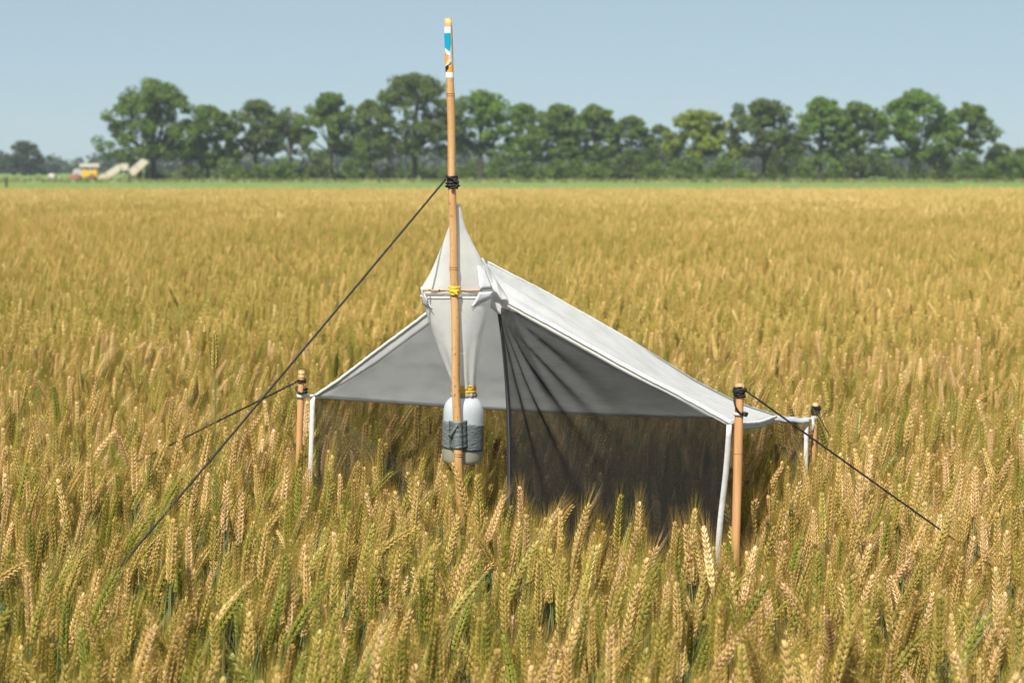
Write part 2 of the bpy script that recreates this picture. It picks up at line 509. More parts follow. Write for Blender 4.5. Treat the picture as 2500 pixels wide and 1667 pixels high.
TY = 272.0
TREES = [  # x0, x1, top, material, distance, label, low, holes, dens
    (245, 462, 180, 'oak', 272, 'broad dark oak behind the grey conveyor at the near end of the tree row', .27, .14, 1.2),
    (428, 528, 238, 'oak', 276, 'smaller oak half merged into the broadest oak of the row', .22, .2, 1.0),
    (522, 655, 228, 'oak_dark', 278, 'rounded tree between the broad oak and the sparse pale tree', .36, .3, .95),
    (632, 702, 250, 'oak_pale', 284, 'sparse pale tree with almost bare twigs in the row', .35, .6, .35),
    (703, 820, 210, 'oak', 276, 'tall narrow open tree standing next to the sparse pale tree', .34, .42, .85),
    (812, 885, 228, 'oak_dark', 282, 'slim tree squeezed against the tallest tree of the row', .3, .34, .9),
    (862, 1042, 163, 'oak_dark', 272, 'tallest tree of the row with a dark open crown behind the bamboo pole', .30, .34, 1.0),
    (1030, 1178, 206, 'oak_light', 274, 'bright green open-crowned tree just beyond the bamboo pole', .34, .42, .85),
    (1165, 1242, 234, 'oak_light', 280, 'narrow leafy tree filling the gap after the bright open-crowned tree', .3, .4, .9),
    (1230, 1335, 238, 'oak', 274, 'middle tree with a flat rounded crown above the ridge of the trap', .27, .3, 1.0),
    (1318, 1412, 240, 'oak', 278, 'bushy tree touching the flat rounded crown above the trap', .25, .3, 1.0),
    (1408, 1492, 264, 'oak', 276, 'shorter tree with a pointed top in the dip of the row', .28, .3, .9),
    (1488, 1540, 284, 'oak_dark', 286, 'thin small tree lowest of all in the middle of the row', .3, .45, .7),
    (1538, 1678, 250, 'oak_yellow', 272, 'yellow-green dome-shaped tree, lightest in the row', .33, .4, .85),
    (1676, 1832, 226, 'oak_dark', 272, 'dark wide-topped tree directly after the yellow-green dome', .34, .34, .95),
    (1834, 1935, 222, 'oak_light', 274, 'fresh green tree sharing a double crown with its neighbour', .33, .33, .95),
    (1915, 2024, 230, 'oak', 276, 'darker half of the double crown in the row', .32, .33, .95),
    (2030, 2180, 205, 'oak_light', 272, 'tall fresh green tree with two tops near the far end of the row', .3, .3, 1.0),
    (2176, 2272, 236, 'oak', 276, 'tree with a small high crown on a bare stem at the end of the row', .44, .36, .8),
]
for i, (x0, x1, top, mk, Y, lab, low, hol, dn) in enumerate(TREES):
    tree(V(x0), V(x1), V(top), 438, Y, M[mk], lab, 100 + i, low=low, holes=hol, dens=dn)
tree(V(2266), V(2325), V(328), 438, 280, M['oak_dark'], 'low young tree after the last tall tree of the row', 140, low=.15, holes=.2)
tree(V(2330), V(2420), V(330), 438, 276, M['oak'], 'young tree cut by the edge of the picture', 141, low=.15, holes=.2)
tree(V(12), V(92), V(322), 432, 430, M['far_leaf'], 'lone rounded tree rising over the far wood', 142, low=.08, holes=.1, group=None, name='round_tree')


def bush(x0, x1, top, Y, material, label, seed):
    rs = np.random.default_rng(seed)
    a, b = at(x0, 430, Y).x, at(x1, 430, Y).x; H = at(x0, top, Y).z
    k = max(10, int((b - a) * H * 1.6))
    cen = []; rd = []
    for _ in range(k):
        u = rs.random(); e = math.sin(math.pi * (.08 + .84 * u)) ** .5
        r = .5 + .5 * rs.random()
        cen.append((a + (b - a) * u - (a + b) / 2, rs.normal() * .7, max(r * .4, rs.random() ** .7 * H * e * 1.12 - r * .5))); rd.append(r)
    v, n, sh = leaf_cards(cen, rd, 60, .34, rs, 1)
    o = bpy.data.objects.new('bush', cards_mesh('bush', v, n, sh, material)); COL.objects.link(o)
    o.location = ((a + b) / 2, Y, 0)
    return tag(o, label, 'bush', 'bushes under the tree row')


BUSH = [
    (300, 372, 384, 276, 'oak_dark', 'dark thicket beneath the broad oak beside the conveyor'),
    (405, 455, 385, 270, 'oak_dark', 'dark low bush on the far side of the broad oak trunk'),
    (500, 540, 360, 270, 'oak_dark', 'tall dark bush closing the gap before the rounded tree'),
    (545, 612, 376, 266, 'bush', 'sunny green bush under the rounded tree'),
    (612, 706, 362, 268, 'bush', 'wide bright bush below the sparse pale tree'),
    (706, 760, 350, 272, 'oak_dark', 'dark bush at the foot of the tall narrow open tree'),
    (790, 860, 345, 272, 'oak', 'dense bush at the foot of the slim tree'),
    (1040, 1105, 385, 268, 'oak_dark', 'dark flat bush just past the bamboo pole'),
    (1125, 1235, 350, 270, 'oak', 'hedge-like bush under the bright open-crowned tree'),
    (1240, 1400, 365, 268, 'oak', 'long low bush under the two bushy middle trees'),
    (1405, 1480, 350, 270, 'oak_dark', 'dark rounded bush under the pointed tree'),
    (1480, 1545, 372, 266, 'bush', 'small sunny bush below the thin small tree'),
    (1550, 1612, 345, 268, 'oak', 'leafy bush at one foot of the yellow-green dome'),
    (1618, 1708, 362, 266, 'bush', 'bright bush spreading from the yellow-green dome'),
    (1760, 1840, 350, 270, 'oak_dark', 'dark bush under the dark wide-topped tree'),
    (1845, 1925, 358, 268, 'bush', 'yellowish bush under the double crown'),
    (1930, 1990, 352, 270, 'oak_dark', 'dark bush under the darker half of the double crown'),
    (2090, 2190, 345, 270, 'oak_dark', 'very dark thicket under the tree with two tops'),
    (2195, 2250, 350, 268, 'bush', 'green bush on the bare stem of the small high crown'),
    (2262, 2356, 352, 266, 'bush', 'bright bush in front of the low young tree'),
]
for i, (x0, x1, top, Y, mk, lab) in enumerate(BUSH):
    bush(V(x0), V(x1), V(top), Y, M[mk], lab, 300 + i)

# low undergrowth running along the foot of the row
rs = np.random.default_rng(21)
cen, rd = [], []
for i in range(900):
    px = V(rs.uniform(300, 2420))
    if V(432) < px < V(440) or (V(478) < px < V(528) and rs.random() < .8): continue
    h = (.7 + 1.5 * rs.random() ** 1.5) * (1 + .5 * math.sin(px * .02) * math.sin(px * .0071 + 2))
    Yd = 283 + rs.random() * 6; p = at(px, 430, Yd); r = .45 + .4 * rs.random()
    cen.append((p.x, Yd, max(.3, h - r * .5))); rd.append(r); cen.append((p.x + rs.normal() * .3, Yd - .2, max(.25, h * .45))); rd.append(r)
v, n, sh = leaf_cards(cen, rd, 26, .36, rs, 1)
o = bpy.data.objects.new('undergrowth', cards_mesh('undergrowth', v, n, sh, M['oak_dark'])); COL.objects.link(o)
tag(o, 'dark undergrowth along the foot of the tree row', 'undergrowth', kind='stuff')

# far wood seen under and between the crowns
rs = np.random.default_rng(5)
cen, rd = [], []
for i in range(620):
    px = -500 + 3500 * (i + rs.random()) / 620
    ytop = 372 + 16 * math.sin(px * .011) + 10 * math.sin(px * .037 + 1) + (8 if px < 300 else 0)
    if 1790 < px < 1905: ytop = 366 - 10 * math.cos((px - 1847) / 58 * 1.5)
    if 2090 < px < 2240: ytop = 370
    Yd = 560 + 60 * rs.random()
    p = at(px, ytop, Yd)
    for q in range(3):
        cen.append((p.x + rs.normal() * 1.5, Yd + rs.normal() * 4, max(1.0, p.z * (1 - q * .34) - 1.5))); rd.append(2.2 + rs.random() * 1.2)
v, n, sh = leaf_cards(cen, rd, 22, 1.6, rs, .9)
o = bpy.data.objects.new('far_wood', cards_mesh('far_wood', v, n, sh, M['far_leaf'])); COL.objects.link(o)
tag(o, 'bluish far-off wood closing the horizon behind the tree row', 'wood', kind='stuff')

# rough grass on the verge in front of the trees
rs = np.random.default_rng(8)
nb = 2600
px = rs.uniform(-60, 2560, nb); Yd = rs.uniform(225, 262, nb)
mbg = MB()
for i in range(nb):
    p = at(px[i], 440, Yd[i]); h = rs.uniform(.15, .42) * (2.0 if (px[i] < 330 and rs.random() < .3) else 1)
    w = rs.uniform(.15, .4); lean = rs.normal() * .12
    mbg.add([(p.x - w, Yd[i], 0), (p.x + w, Yd[i], 0), (p.x + lean, Yd[i] + lean, h)], [(0, 1, 2)], 0, rs.random())
tag(mbg.build('verge_grass', M['verge'], smooth=False), 'rough yellowish grass along the foot of the tree row', 'grass', kind='stuff')

# summer haze: one closed box of even air round everything
hz = bpy.data.materials.new('haze_air'); hz.use_nodes = True
hz.node_tree.nodes.remove(hz.node_tree.nodes['Principled BSDF'])
pv = hz.node_tree.nodes.new('ShaderNodeVolumePrincipled')
pv.inputs['Color'].default_value = (.80, .88, .95, 1); pv.inputs['Density'].default_value = HAZE
pv.inputs['Anisotropy'].default_value = 0.0
hz.node_tree.links.new(pv.outputs[0], hz.node_tree.nodes['Material Output'].inputs['Volume'])
mb = MB(); mb.box((0, 330, 8.5), (1500, 900, 19))
tag(mb.build('haze', hz, smooth=False), 'pale even summer haze over field and trees', 'haze', kind='stuff')

# ------------------------------------------------------------------ farm machine, conveyors, post, bales
M['m_yellow'] = mat('yellow_paint', (.72, .40, .03), .4)
M['m_white'] = mat('offwhite_paint', (.50, .46, .41), .6)
M['m_red'] = mat('faded_red_paint', (.45, .10, .12), .5)
M['m_grey'] = mat('pale_grey_metal', (.42, .40, .36), .5)
M['m_tan'] = mat('sandy_metal', (.55, .47, .36), .55)
M['m_dark'] = mat('dark_glass', (.03, .035, .04), .2)
M['m_tyre'] = mat('tyre', (.02, .02, .02), .8)
YM = 268.0
S = YM / F_PX * 1.0


def mpx(x, y, dy=0): return at(x, y, YM + dy)


t = thing('farm_machine', 'yellow farm machine with white cab roof parked at the left end of the trees', 'machine', (mpx(215, 438).x, YM, 0))
mb = MB(); c = mpx(221, 424); mb.box((c.x, YM, c.z - 1.5 * S), (36 * S, 1.4, 14 * S)); mb.box((c.x - 12 * S, YM, c.z + 7 * S), (9 * S, 1.3, 5 * S)); mb.box((c.x + 12 * S, YM, c.z + 8 * S), (9 * S, 1.3, 7 * S)); part(mb, 'body', M['m_yellow'], t, False)
mb = MB(); c = mpx(221, 404); mb.box((c.x, YM, c.z), (48 * S, 1.7, 9 * S)); part(mb, 'cab_roof', M['m_white'], t, False)
mb = MB(); c = mpx(221, 413); mb.box((c.x, YM, c.z), (26 * S, 1.2, 10 * S)); cab = part(mb, 'cab', M['m_white'], t, False)
for dx in (-8.2, 8.2):
    mb = MB(); mb.box((c.x + dx * S, YM - .61, c.z), (6 * S, .03, 6 * S)); part(mb, 'window', M['m_dark'], t, False, under=cab)
mb = MB(); c = mpx(193, 423); mb.box((c.x, YM, c.z), (26 * S, 1.2, 15 * S)); mb.box((c.x - 2 * S, YM, c.z + 8 * S), (16 * S, 1.0, 5 * S)); part(mb, 'engine_hood', M['m_grey'], t, False)
mb = MB(); c = mpx(187, 433); mb.box((c.x, YM - .25, c.z), (22 * S, 1.4, 10 * S)); part(mb, 'bumper', M['m_red'], t, False)
for wx in (190, 228):
    for dy in (-.72, .72):
        c = mpx(wx, 434); mb = MB()
        mb.tube([(c.x, YM + dy - .16, .42), (c.x, YM + dy + .16, .42)], .42, 18)
        w_ = part(mb, 'wheel', M['m_tyre'], t)
        mb = MB(); mb.tube([(c.x, YM + dy - .18, .42), (c.x, YM + dy + .18, .42)], .2, 12); part(mb, 'rim', M['m_red'], t, under=w_)


def conveyor(pts, wid, th, label):
    a = Vector(mpx(*pts[0])); t = thing('conveyor', label, 'conveyor', (a.x, YM, 0), 'loading conveyors beside the farm machine')
    mb = MB(); P = [Vector(mpx(*p)) for p in pts]
    for p, q in zip(P[:-1], P[1:]):
        d = q - p; ang = math.atan2(d.z, d.x); rot = Matrix.Rotation(-ang, 3, 'Y')
        mb.box((p + q) / 2, (d.length + .05, 1.0, th), rot)
    part(mb, 'boom', M['m_tan'], t, False)
    mb = MB()
    for p, q in zip(P[:-1], P[1:]):
        d = q - p; ang = math.atan2(d.z, d.x); rot = Matrix.Rotation(-ang, 3, 'Y'); nrm = rot @ Vector((0, 0, 1))
        mb.box((p + q) / 2 + nrm * (th * .62), (d.length, .8, th * .2), rot)
    part(mb, 'belt', M['m_grey'], t, False)
    for k, fr in enumerate((.35, .85)):
        p = P[0].lerp(P[-1], fr)
        for dy in (-.4, .4):
            mb = MB(); mb.tube([(p.x - .15, YM + dy, 0), (p.x, YM + dy, p.z - th * .3)], .05, 8); part(mb, 'leg', M['m_grey'], t)
    return t


conveyor([(243, 440), (262, 431), (296, 409), (314, 409)], 1, .75, 'sandy loading conveyor sloping up next to the yellow farm machine')
conveyor([(322, 424), (338, 411), (358, 392)], 1, .85, 'second raised conveyor under the broad oak, its pale end highest')
t = thing('bale', 'white wrapped bale lying in the rough grass beside the low pale heap', 'bale', (mpx(127, 438).x, YM, 0))
mb = MB(); c = mpx(127, 430); mb.tube([(c.x, YM - .6, .45), (c.x, YM - .5, .45), (c.x, YM + .5, .45), (c.x, YM + .6, .45)], [.36, .45, .45, .36], 16); part(mb, 'wrap', M['m_white'], t)
mb = MB(); c = mpx(150, 436)
mb.grid([[(c.x + (u - .5) * 1.9, YM + (w - .5) * 1.2, .42 * math.sin(math.pi * u) * math.sin(math.pi * w) ** .6 * (1 + .25 * math.sin(7 * u))) for w in np.linspace(0, 1, 9)] for u in np.linspace(0, 1, 13)])
tag(mb.build('heap', M['m_tan']), 'low pale heap on the verge near the white bale', 'heap')
mb = MB(); p = at(16, 470, 140); mb.tube([(p.x, 140, -.1), (p.x, 140, .95), (p.x, 140, 1.02)], [.085, .08, .05], 10)
tag(mb.build('fence_post', M['bark']), 'short dark wooden post at the far left edge of the field', 'post')

# ------------------------------------------------------------------ insect trap
PY = 4.80                         # distance of the bamboo pole
Ltop = at(770, 966, 5.40); RF = at(1784, 1031, 4.30); RR = at(1977, 1021, 5.75)
ridge_px = [(1181, 636, 4.99), (1329, 712, 5.12), (1531, 827, 5.30), (1701, 934, 5.46), (1807, 988, 5.57), (1892, 1014, 5.66), (1977, 1021, 5.75)]
front_px = [(1203, 692, 4.93), (1233, 733, 4.89), (1382, 813, 4.71), (1541, 902, 4.54), (1658, 962, 4.42), (1784, 1031, 4.30)]
left_px = [(1181, 636, 4.99), (1120, 698, 5.03), (1036, 771, 5.12), (900, 872, 5.27), (830, 926, 5.34), (770, 966, 5.40)]


def poly3(lst):
    return [at(*p) for p in lst]


def along(P, u):
    ls = [0]
    for a, b in zip(P[:-1], P[1:]): ls.append(ls[-1] + (b - a).length)
    d = u * ls[-1]
    for i in range(len(P) - 1):
        if d <= ls[i + 1] or i == len(P) - 2:
            return P[i].lerp(P[i + 1], (d - ls[i]) / (ls[i + 1] - ls[i]))


def smooth_path(P, n):
    Q = [along(P, i / (n - 1)) for i in range(n)]
    for _ in range(3):
        Q = [Q[0]] + [(Q[i - 1] + Q[i] * 2 + Q[i + 1]) / 4 for i in range(1, n - 1)] + [Q[-1]]
    return Q


RIDGE = smooth_path(poly3(ridge_px), 61)
RIDGE2 = smooth_path(poly3(ridge_px[:-2] + [(1894, 1016, 5.64)]), 61)
FRONT = smooth_path(poly3(front_px), 61)
LEFT = smooth_path(poly3(left_px), 61)

trap = thing('insect_trap', 'white and black tent-like insect trap with a netting funnel standing in the wheat', 'insect trap', (0.1, 5.0, 0))

# right roof panel: seen from above
pts = []
for i in range(61):
    u = i / 60; row = []
    for j in range(31):
        w = j / 30
        p = FRONT[i].lerp(RIDGE2[i], w)
        sag = .024 * math.sin(math.pi * w) ** 1.3 * (.35 + .65 * math.sin(math.pi * min(1, u * 1.15)) ** .6)
        sag += .004 * math.sin(w * 17 + u * 3) * math.sin(math.pi * w) * max(0, 1 - u * 1.15)
        if u < .35: sag += .006 * math.sin(w * 26) * (1 - u / .35) * math.sin(math.pi * w)
        p = p - Vector((0, 0, sag))
        row.append(p)
    pts.append(row)
mb = MB(); mb.grid(pts); roof_r = solid(part(mb, 'roof_panel', M['roof'], trap), .0015)
roof_r['label'] = 'sunlit white roof panel sloping down to the near corner stake'
EAVE_R = pts[60]; pts_r = pts
# back roof panel: its underside faces the camera
pts = []
EAVE_B = [Ltop.lerp(RR, j / 40) - Vector((0, 0, .012 * math.sin(math.pi * j / 40))) for j in range(41)]
for i in range(61):
    u = i / 60; row = []
    for j in range(41):
        w = j / 40
        p = LEFT[i].lerp(RIDGE[i], w)
        p = p - Vector((0, 0, .012 * math.sin(math.pi * w) * u + .004 * math.sin(w * 11 + 2) * math.sin(math.pi * w) * (1 - u)))
        row.append(p)
    pts.append(row)
mb = MB(); mb.grid(pts); roof_b = solid(part(mb, 'roof_panel', M['roof'], trap), .0015)
roof_b['label'] = 'far roof panel whose grey shaded underside shows'
# hems
def hem(path, r, under, name='hem'):
    mb = MB(); mb.tube([p + Vector((0, 0, rnd.uniform(-.0006, .0006))) for p in path], r, 8)
    return part(mb, name, M['hem'], trap, under=under)


hem(FRONT, .0048, roof_r); hem([p + Vector((.001, 0, -.001)) for p in RIDGE2], .0042, roof_r)
hem([p + Vector((0, 0, -.001)) for p in EAVE_R], .0045, roof_r)
hem(LEFT, .0048, roof_b); hem([p - Vector((0, 0, .002)) for p in pts[60]], .0045, roof_b)
# frilled lower band of the near eave and folded band under the front and left hems
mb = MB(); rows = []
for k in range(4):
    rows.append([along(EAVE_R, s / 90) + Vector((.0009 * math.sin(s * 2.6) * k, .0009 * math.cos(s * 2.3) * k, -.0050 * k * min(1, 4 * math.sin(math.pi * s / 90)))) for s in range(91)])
mb.grid(rows); solid(part(mb, 'frill', M['hem_grey_and_shade'], trap, under=roof_r), .001)  # the frill's shade is put into its bluish grey colour
mb = MB(); rows = []
for k in range(3):
    rows.append([p + Vector((-.004 * k, .003 * k, -.0065 * k * (.5 + .5 * math.sin(math.pi * min(1, .1 + i / 60))))) for i, p in enumerate(FRONT)])
mb.grid(rows); solid(part(mb, 'hem_band', M['hem'], trap, under=roof_r), .001)
mb = MB(); rows = []
for k in range(4):
    rows.append([p + Vector((.004 * k, -.002 * k, -.0075 * k * min(1, 3 * i / 60))) for i, p in enumerate(reversed(LEFT))])
mb.grid(rows); solid(part(mb, 'hem_band', M['roof'], trap, under=roof_b), .001)


# line of stitching beside the front hem
mb = MB(); mb.tube([pts_r[i][2] + Vector((0, 0, .0012)) for i in range(3, 61)], .0007, 5, caps=False); part(mb, 'stitch_line', M['hem_grey_and_shade'], trap, under=roof_r)
mb = MB(); mb.tube([pts_r[i][21] + Vector((0, 0, .0012)) for i in range(2, 52)], .0007, 5, caps=False); part(mb, 'stitch_line', M['hem_grey_and_shade'], trap, under=roof_r)
# strip along the lower ridge: shade of a hem fold painted as grey
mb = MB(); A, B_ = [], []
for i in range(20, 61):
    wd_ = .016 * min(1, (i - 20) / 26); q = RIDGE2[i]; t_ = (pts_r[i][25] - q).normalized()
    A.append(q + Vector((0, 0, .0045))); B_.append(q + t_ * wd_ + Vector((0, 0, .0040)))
mb.grid([A, B_]); solid(part(mb, 'ridge_shade_strip', M['hem_grey_and_shade'], trap, under=roof_r), .001)
# short band from the roof corner out to the far stake
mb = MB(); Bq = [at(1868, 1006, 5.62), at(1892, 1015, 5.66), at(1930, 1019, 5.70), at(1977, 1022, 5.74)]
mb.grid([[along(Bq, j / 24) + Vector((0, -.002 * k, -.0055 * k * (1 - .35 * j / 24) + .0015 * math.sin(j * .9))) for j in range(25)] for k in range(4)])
solid(part(mb, 'corner_band', M['hem_grey_and_shade'], trap, under=roof_b), .0015)
# netting walls
def ground_under(p, q):
    """continue the line p->q down to the soil"""
    t_ = (0.01 - p.z) / (q.z - p.z)
    return p + (q - p) * t_


seam_px = [(1212, 748, 4.90), (1222, 815, 4.895), (1229, 880, 4.89), (1234, 940, 4.885), (1238, 1010, 4.88), (1240, 1100, 4.875), (1240, 1235, 4.87)]
SEAM = poly3(seam_px); SEAM.append(Vector((SEAM[-1].x, 4.86, .01)))
TAPE_RF = [at(1780, 1036, 4.30), at(1772, 1140, 4.32), at(1757, 1285, 4.35)]
TAPE_RF.append(Vector((TAPE_RF[-1].x - .03, 4.40, .01)))
NU, NV = 190, 130
seamN = smooth_path(SEAM, NV + 1); tapeN = smooth_path(TAPE_RF, NV + 1)
O = SEAM[0]
folds = [(.17, .048, .9), (.37, .062, 1.1), (.57, .056, 1.3), (.77, .058, 1.2), (.93, .045, .7)]
wall_n = Vector((-.76, -.65, 0))
pts = []
for i in range(NU + 1):
    u = i / NU
    top = along([SEAM[0]] + [p + Vector((-.002, .002, -.012)) for p in FRONT[8:]], u)
    if u > .9: top = top.lerp(TAPE_RF[0], (u - .9) * 10)
    row = []
    for j in range(NV + 1):
        w = j / NV
        # Coons-like patch between seam (left), tape (right), top edge and the ground
        bot = seamN[-1].lerp(tapeN[-1], u)
        p = top.lerp(bot, w) + (seamN[j] - seamN[0].lerp(seamN[-1], w)) * (1 - u) + (tapeN[j] - tapeN[0].lerp(tapeN[-1], w)) * u
        d = p - O; r = d.length
        if r > 1e-4:
            hd = math.hypot(d.x, d.y); th = math.atan2(hd, -d.z) / R(62)
            e = min(1, r / .07) * max(0, 1 - max(0, r - .18) / .42) ** 1.3
            q = sum(am * math.exp(-((th - c0) / (wd * (1 + .3 / (r + .12)) * .55)) ** 2) for c0, wd, am in folds)
            q += .25 * math.sin(th * 29 + 1)
            p = p + wall_n * (q * .026 * e * math.sin(math.pi * min(1, u * 6) / 2))
        p = p + wall_n * (.008 * math.sin(u * 9 + w * 2) * w * math.sin(math.pi * u))
        row.append(p)
    pts.append(row)
mb = MB(); mb.grid(pts); wf = part(mb, 'net_wall', M['net'], trap)
wf['label'] = 'creased black netting wall fanning out from the head'
mb = MB(); rows = []
for i in range(61):
    p = EAVE_B[0].lerp(EAVE_B[-1], i / 60) if False else along(EAVE_B, i / 60)
    row = []
    for j in range(31):
        w = j / 30
        z = (p.z - .004) * (1 - w) + .01 * w
        row.append(Vector((p.x + .004 * math.sin(i * .5) * w, p.y + .010 * math.sin(i * .35) * w, z)))
    rows.append(row)
mb.grid(rows); wb = part(mb, 'net_wall', M['net'], trap); wb['label'] = 'far netting wall hanging below the grey underside'
# seam webbing
def strip(path, w, mats, name, under=None, face=Vector((0, -1, 0)), off=.002, th=.0015, taper=None, side=None):
    mb = MB(); A, B = [], []
    n = len(path)
    for i, p in enumerate(path):
        t_ = (path[min(i + 1, n - 1)] - path[max(i - 1, 0)]).normalized()
        s_ = side or t_.cross(face).normalized(); q = p + face * off
        ww = w if taper is None else w * taper(i / (n - 1))
        A.append(q - s_ * ww / 2); B.append(q + s_ * ww / 2)
    mb.grid([A, [(a + b) / 2 + face * .0006 for a, b in zip(A, B)], B])
    return solid(part(mb, name, mats, trap, under=under), th)


sm = strip(smooth_path([p + Vector((.004, 0, 0)) for p in SEAM], 60), .0140, M['seam'], 'webbing', taper=lambda t_: .55 + .45 * min(1, t_ * 2.5))
strip(smooth_path([p + Vector((.004, 0, 0)) for p in SEAM], 60), .0012, M['seam_stitch'], 'stitch_line', under=sm, off=.0042, th=.0008)
# white corner tapes
tp = strip(smooth_path([at(763, 968, 5.39), at(761, 1050, 5.39), at(757, 1170, 5.39), at(747, 1400, 5.37), Vector((-.60, 5.37, .01))], 40), .0125, M['tape_white'], 'corner_tape', taper=lambda t_: 1 - .25 * t_)
strip([p + Vector((.0012 * math.sin(i * .45), 0, 0)) for i, p in enumerate(smooth_path(TAPE_RF, 40))], .0118, M['tape_white'], 'corner_tape', side=Vector((1, 0, 0)), taper=lambda t_: .95 + .12 * math.sin(t_ * 9))
strip(smooth_path([RR + Vector((-.012, -.01, -.002)), at(1969, 1060, 5.74), at(1966, 1150, 5.74), Vector((at(1964, 1150, 5.74).x, 5.74, .01))], 30), .0125, M['tape_white'], 'corner_tape')
strip([at(1984, 1018, 5.73), at(1986, 1035, 5.73), at(1983, 1056, 5.73)], .008, M['tape_white'], 'corner_tape')
# loops tying the corners to the stakes
def loop_band(c, r, w, mats, name, tail):
    mb = MB()
    for z in (0,):
        ring = [[Vector((c.x + r * math.cos(a_), c.y + r * math.sin(a_), c.z + dz * w / 2)) for a_ in np.linspace(0, 2 * math.pi, 25)] for dz in (-1, 0, 1)]
        mb.grid(ring)
    n_ = 8
    A = [Vector((c.x, c.y - r, c.z)).lerp(tail, i / n_) for i in range(n_ + 1)]
    mb.grid([[p + Vector((0, 0, dz * w / 2 * (1 - .55 * i / n_) + .001 * math.sin(i * 2 + dz))) for i, p in enumerate(A)] for dz in (-1, -.3, .3, 1)])
    return solid(part(mb, name, mats, trap), .0012)


# netting head: cone above the cross stick, funnel below, flat-fronted section
HEAD = [  # y px, left px, right px, flatness, depth factor
    (498, 1110, 1122, 0, .5), (520, 1106, 1128, 0, .5), (555, 1096, 1135, .2, .55), (592, 1081, 1153, .6, .7), (629, 1067, 1174, .8, .8), (660, 1054, 1187, .9, .85),
    (685, 1040, 1197, 1, .9), (700, 1029, 1202, 1, .9), (712, 1027, 1203, 1, .9), (722, 1028, 1202, 1, .9), (740, 1032, 1198, .95, .9), (765, 1039, 1191, .9, .9), (790, 1048, 1184, .8, .9),
    (820, 1058, 1178, .6, .95), (850, 1068, 1172, .4, 1), (880, 1080, 1167, .2, 1), (910, 1093, 1162, .1, 1), (932, 1103, 1160, 0, 1), (946, 1105, 1160, 0, 1)]


def head_ring(i, sides=56, grow=0.0, push=0.0):
    y, a, b, fl, df = HEAD[i]
    tpos = i / (len(HEAD) - 1)
    half = (b - a) / 2 * 4.84 / F_PX + grow
    dep = half * df
    yc = PY + .0125 + dep if i < 13 else PY + .0125 + dep + (i - 12) / 6 * .018
    c = at((a + b) / 2, y, yc)
    out = []
    rip = .10 * max(0, (i - 12) / 6) if i >= 12 else .0
    for k in range(sides):
        w = 2 * math.pi * k / sides
        cx, sy = math.cos(w), math.sin(w)
        if sy < 0: sy = -abs(sy) ** (1 - .62 * fl)
        m_ = 1 + rip * math.sin(9 * w + .8) + .018 * math.sin(5 * w + i * .7) * (1 if 2 < i < 14 else 0)
        out.append(Vector((c.x + half * cx * m_, c.y + dep * sy * m_ - push, c.z)))
    return out


rings = [head_ring(i) for i in range(len(HEAD))]
mb = MB(); S_ = 56
mb.add([p for r_ in rings[:9] for p in r_], [(i * S_ + k, i * S_ + (k + 1) % S_, (i + 1) * S_ + (k + 1) % S_, (i + 1) * S_ + k) for i in range(8) for k in range(S_)])
hc = part(mb, 'head_cone', M['head'], trap)
md = hc.modifiers.new('s', 'SUBSURF'); md.levels = md.render_levels = 1
mb = MB()
mb.add([p for r_ in rings[9:] for p in r_], [(i * S_ + k, i * S_ + (k + 1) % S_, (i + 1) * S_ + (k + 1) % S_, (i + 1) * S_ + k) for i in range(len(HEAD) - 10) for k in range(S_)])
fu = part(mb, 'funnel', M['head'], trap)
md = fu.modifiers.new('s', 'SUBSURF'); md.levels = md.render_levels = 1
r9 = [p + Vector((0, -.0005, 0)) for p in head_ring(9, 56, .0008)]
mb = MB(); mb.tube(r9 + [r9[0]], .0022, 6); part(mb, 'hem', M['hem'], trap, under=fu)
# closing cloth just below the stick, inside the mouth
mb = MB(); r8 = [p.lerp(Vector((sum(q.x for q in rings[9]) / S_, sum(q.y for q in rings[9]) / S_, p.z)), .03) for p in rings[9]]
mb.add(r8, [tuple(range(S_))]); 
# white reinforcing tabs on both shoulders
def patch(pxs, name, mats, under, nsub=6, bulge=.004):
    a, b, c, d = [at(*p) for p in pxs]
    mb = MB(); mb.grid([[a.lerp(b, i / nsub).lerp(d.lerp(c, i / nsub), j / nsub) + Vector((0, -bulge * math.sin(math.pi * i / nsub) * math.sin(math.pi * j / nsub), 0)) for j in range(nsub + 1)] for i in range(nsub + 1)])
    return solid(part(mb, name, mats, trap, under=under), .0015)


YF = PY + .008
patch([(1166, 650, YF + .012), (1180, 648, YF + .03), (1203, 706, YF + .03), (1172, 708, YF + .002)], 'shoulder_tab', M['tab'], hc)
patch([(1170, 714, YF + .002), (1203, 712, YF + .03), (1201, 727, YF + .03), (1151, 751, YF + .003)], 'shoulder_tab', M['tab'], fu)
patch([(1027, 702, YF + .03), (1032, 700, YF + .012), (1037, 722, YF + .006), (1029, 724, YF + .03)], 'shoulder_tab', M['tab'], hc)
patch([(1028, 720, YF + .03), (1037, 720, YF + .004), (1056, 756, YF + .004), (1033, 744, YF + .03)], 'shoulder_tab', M['tab'], fu)
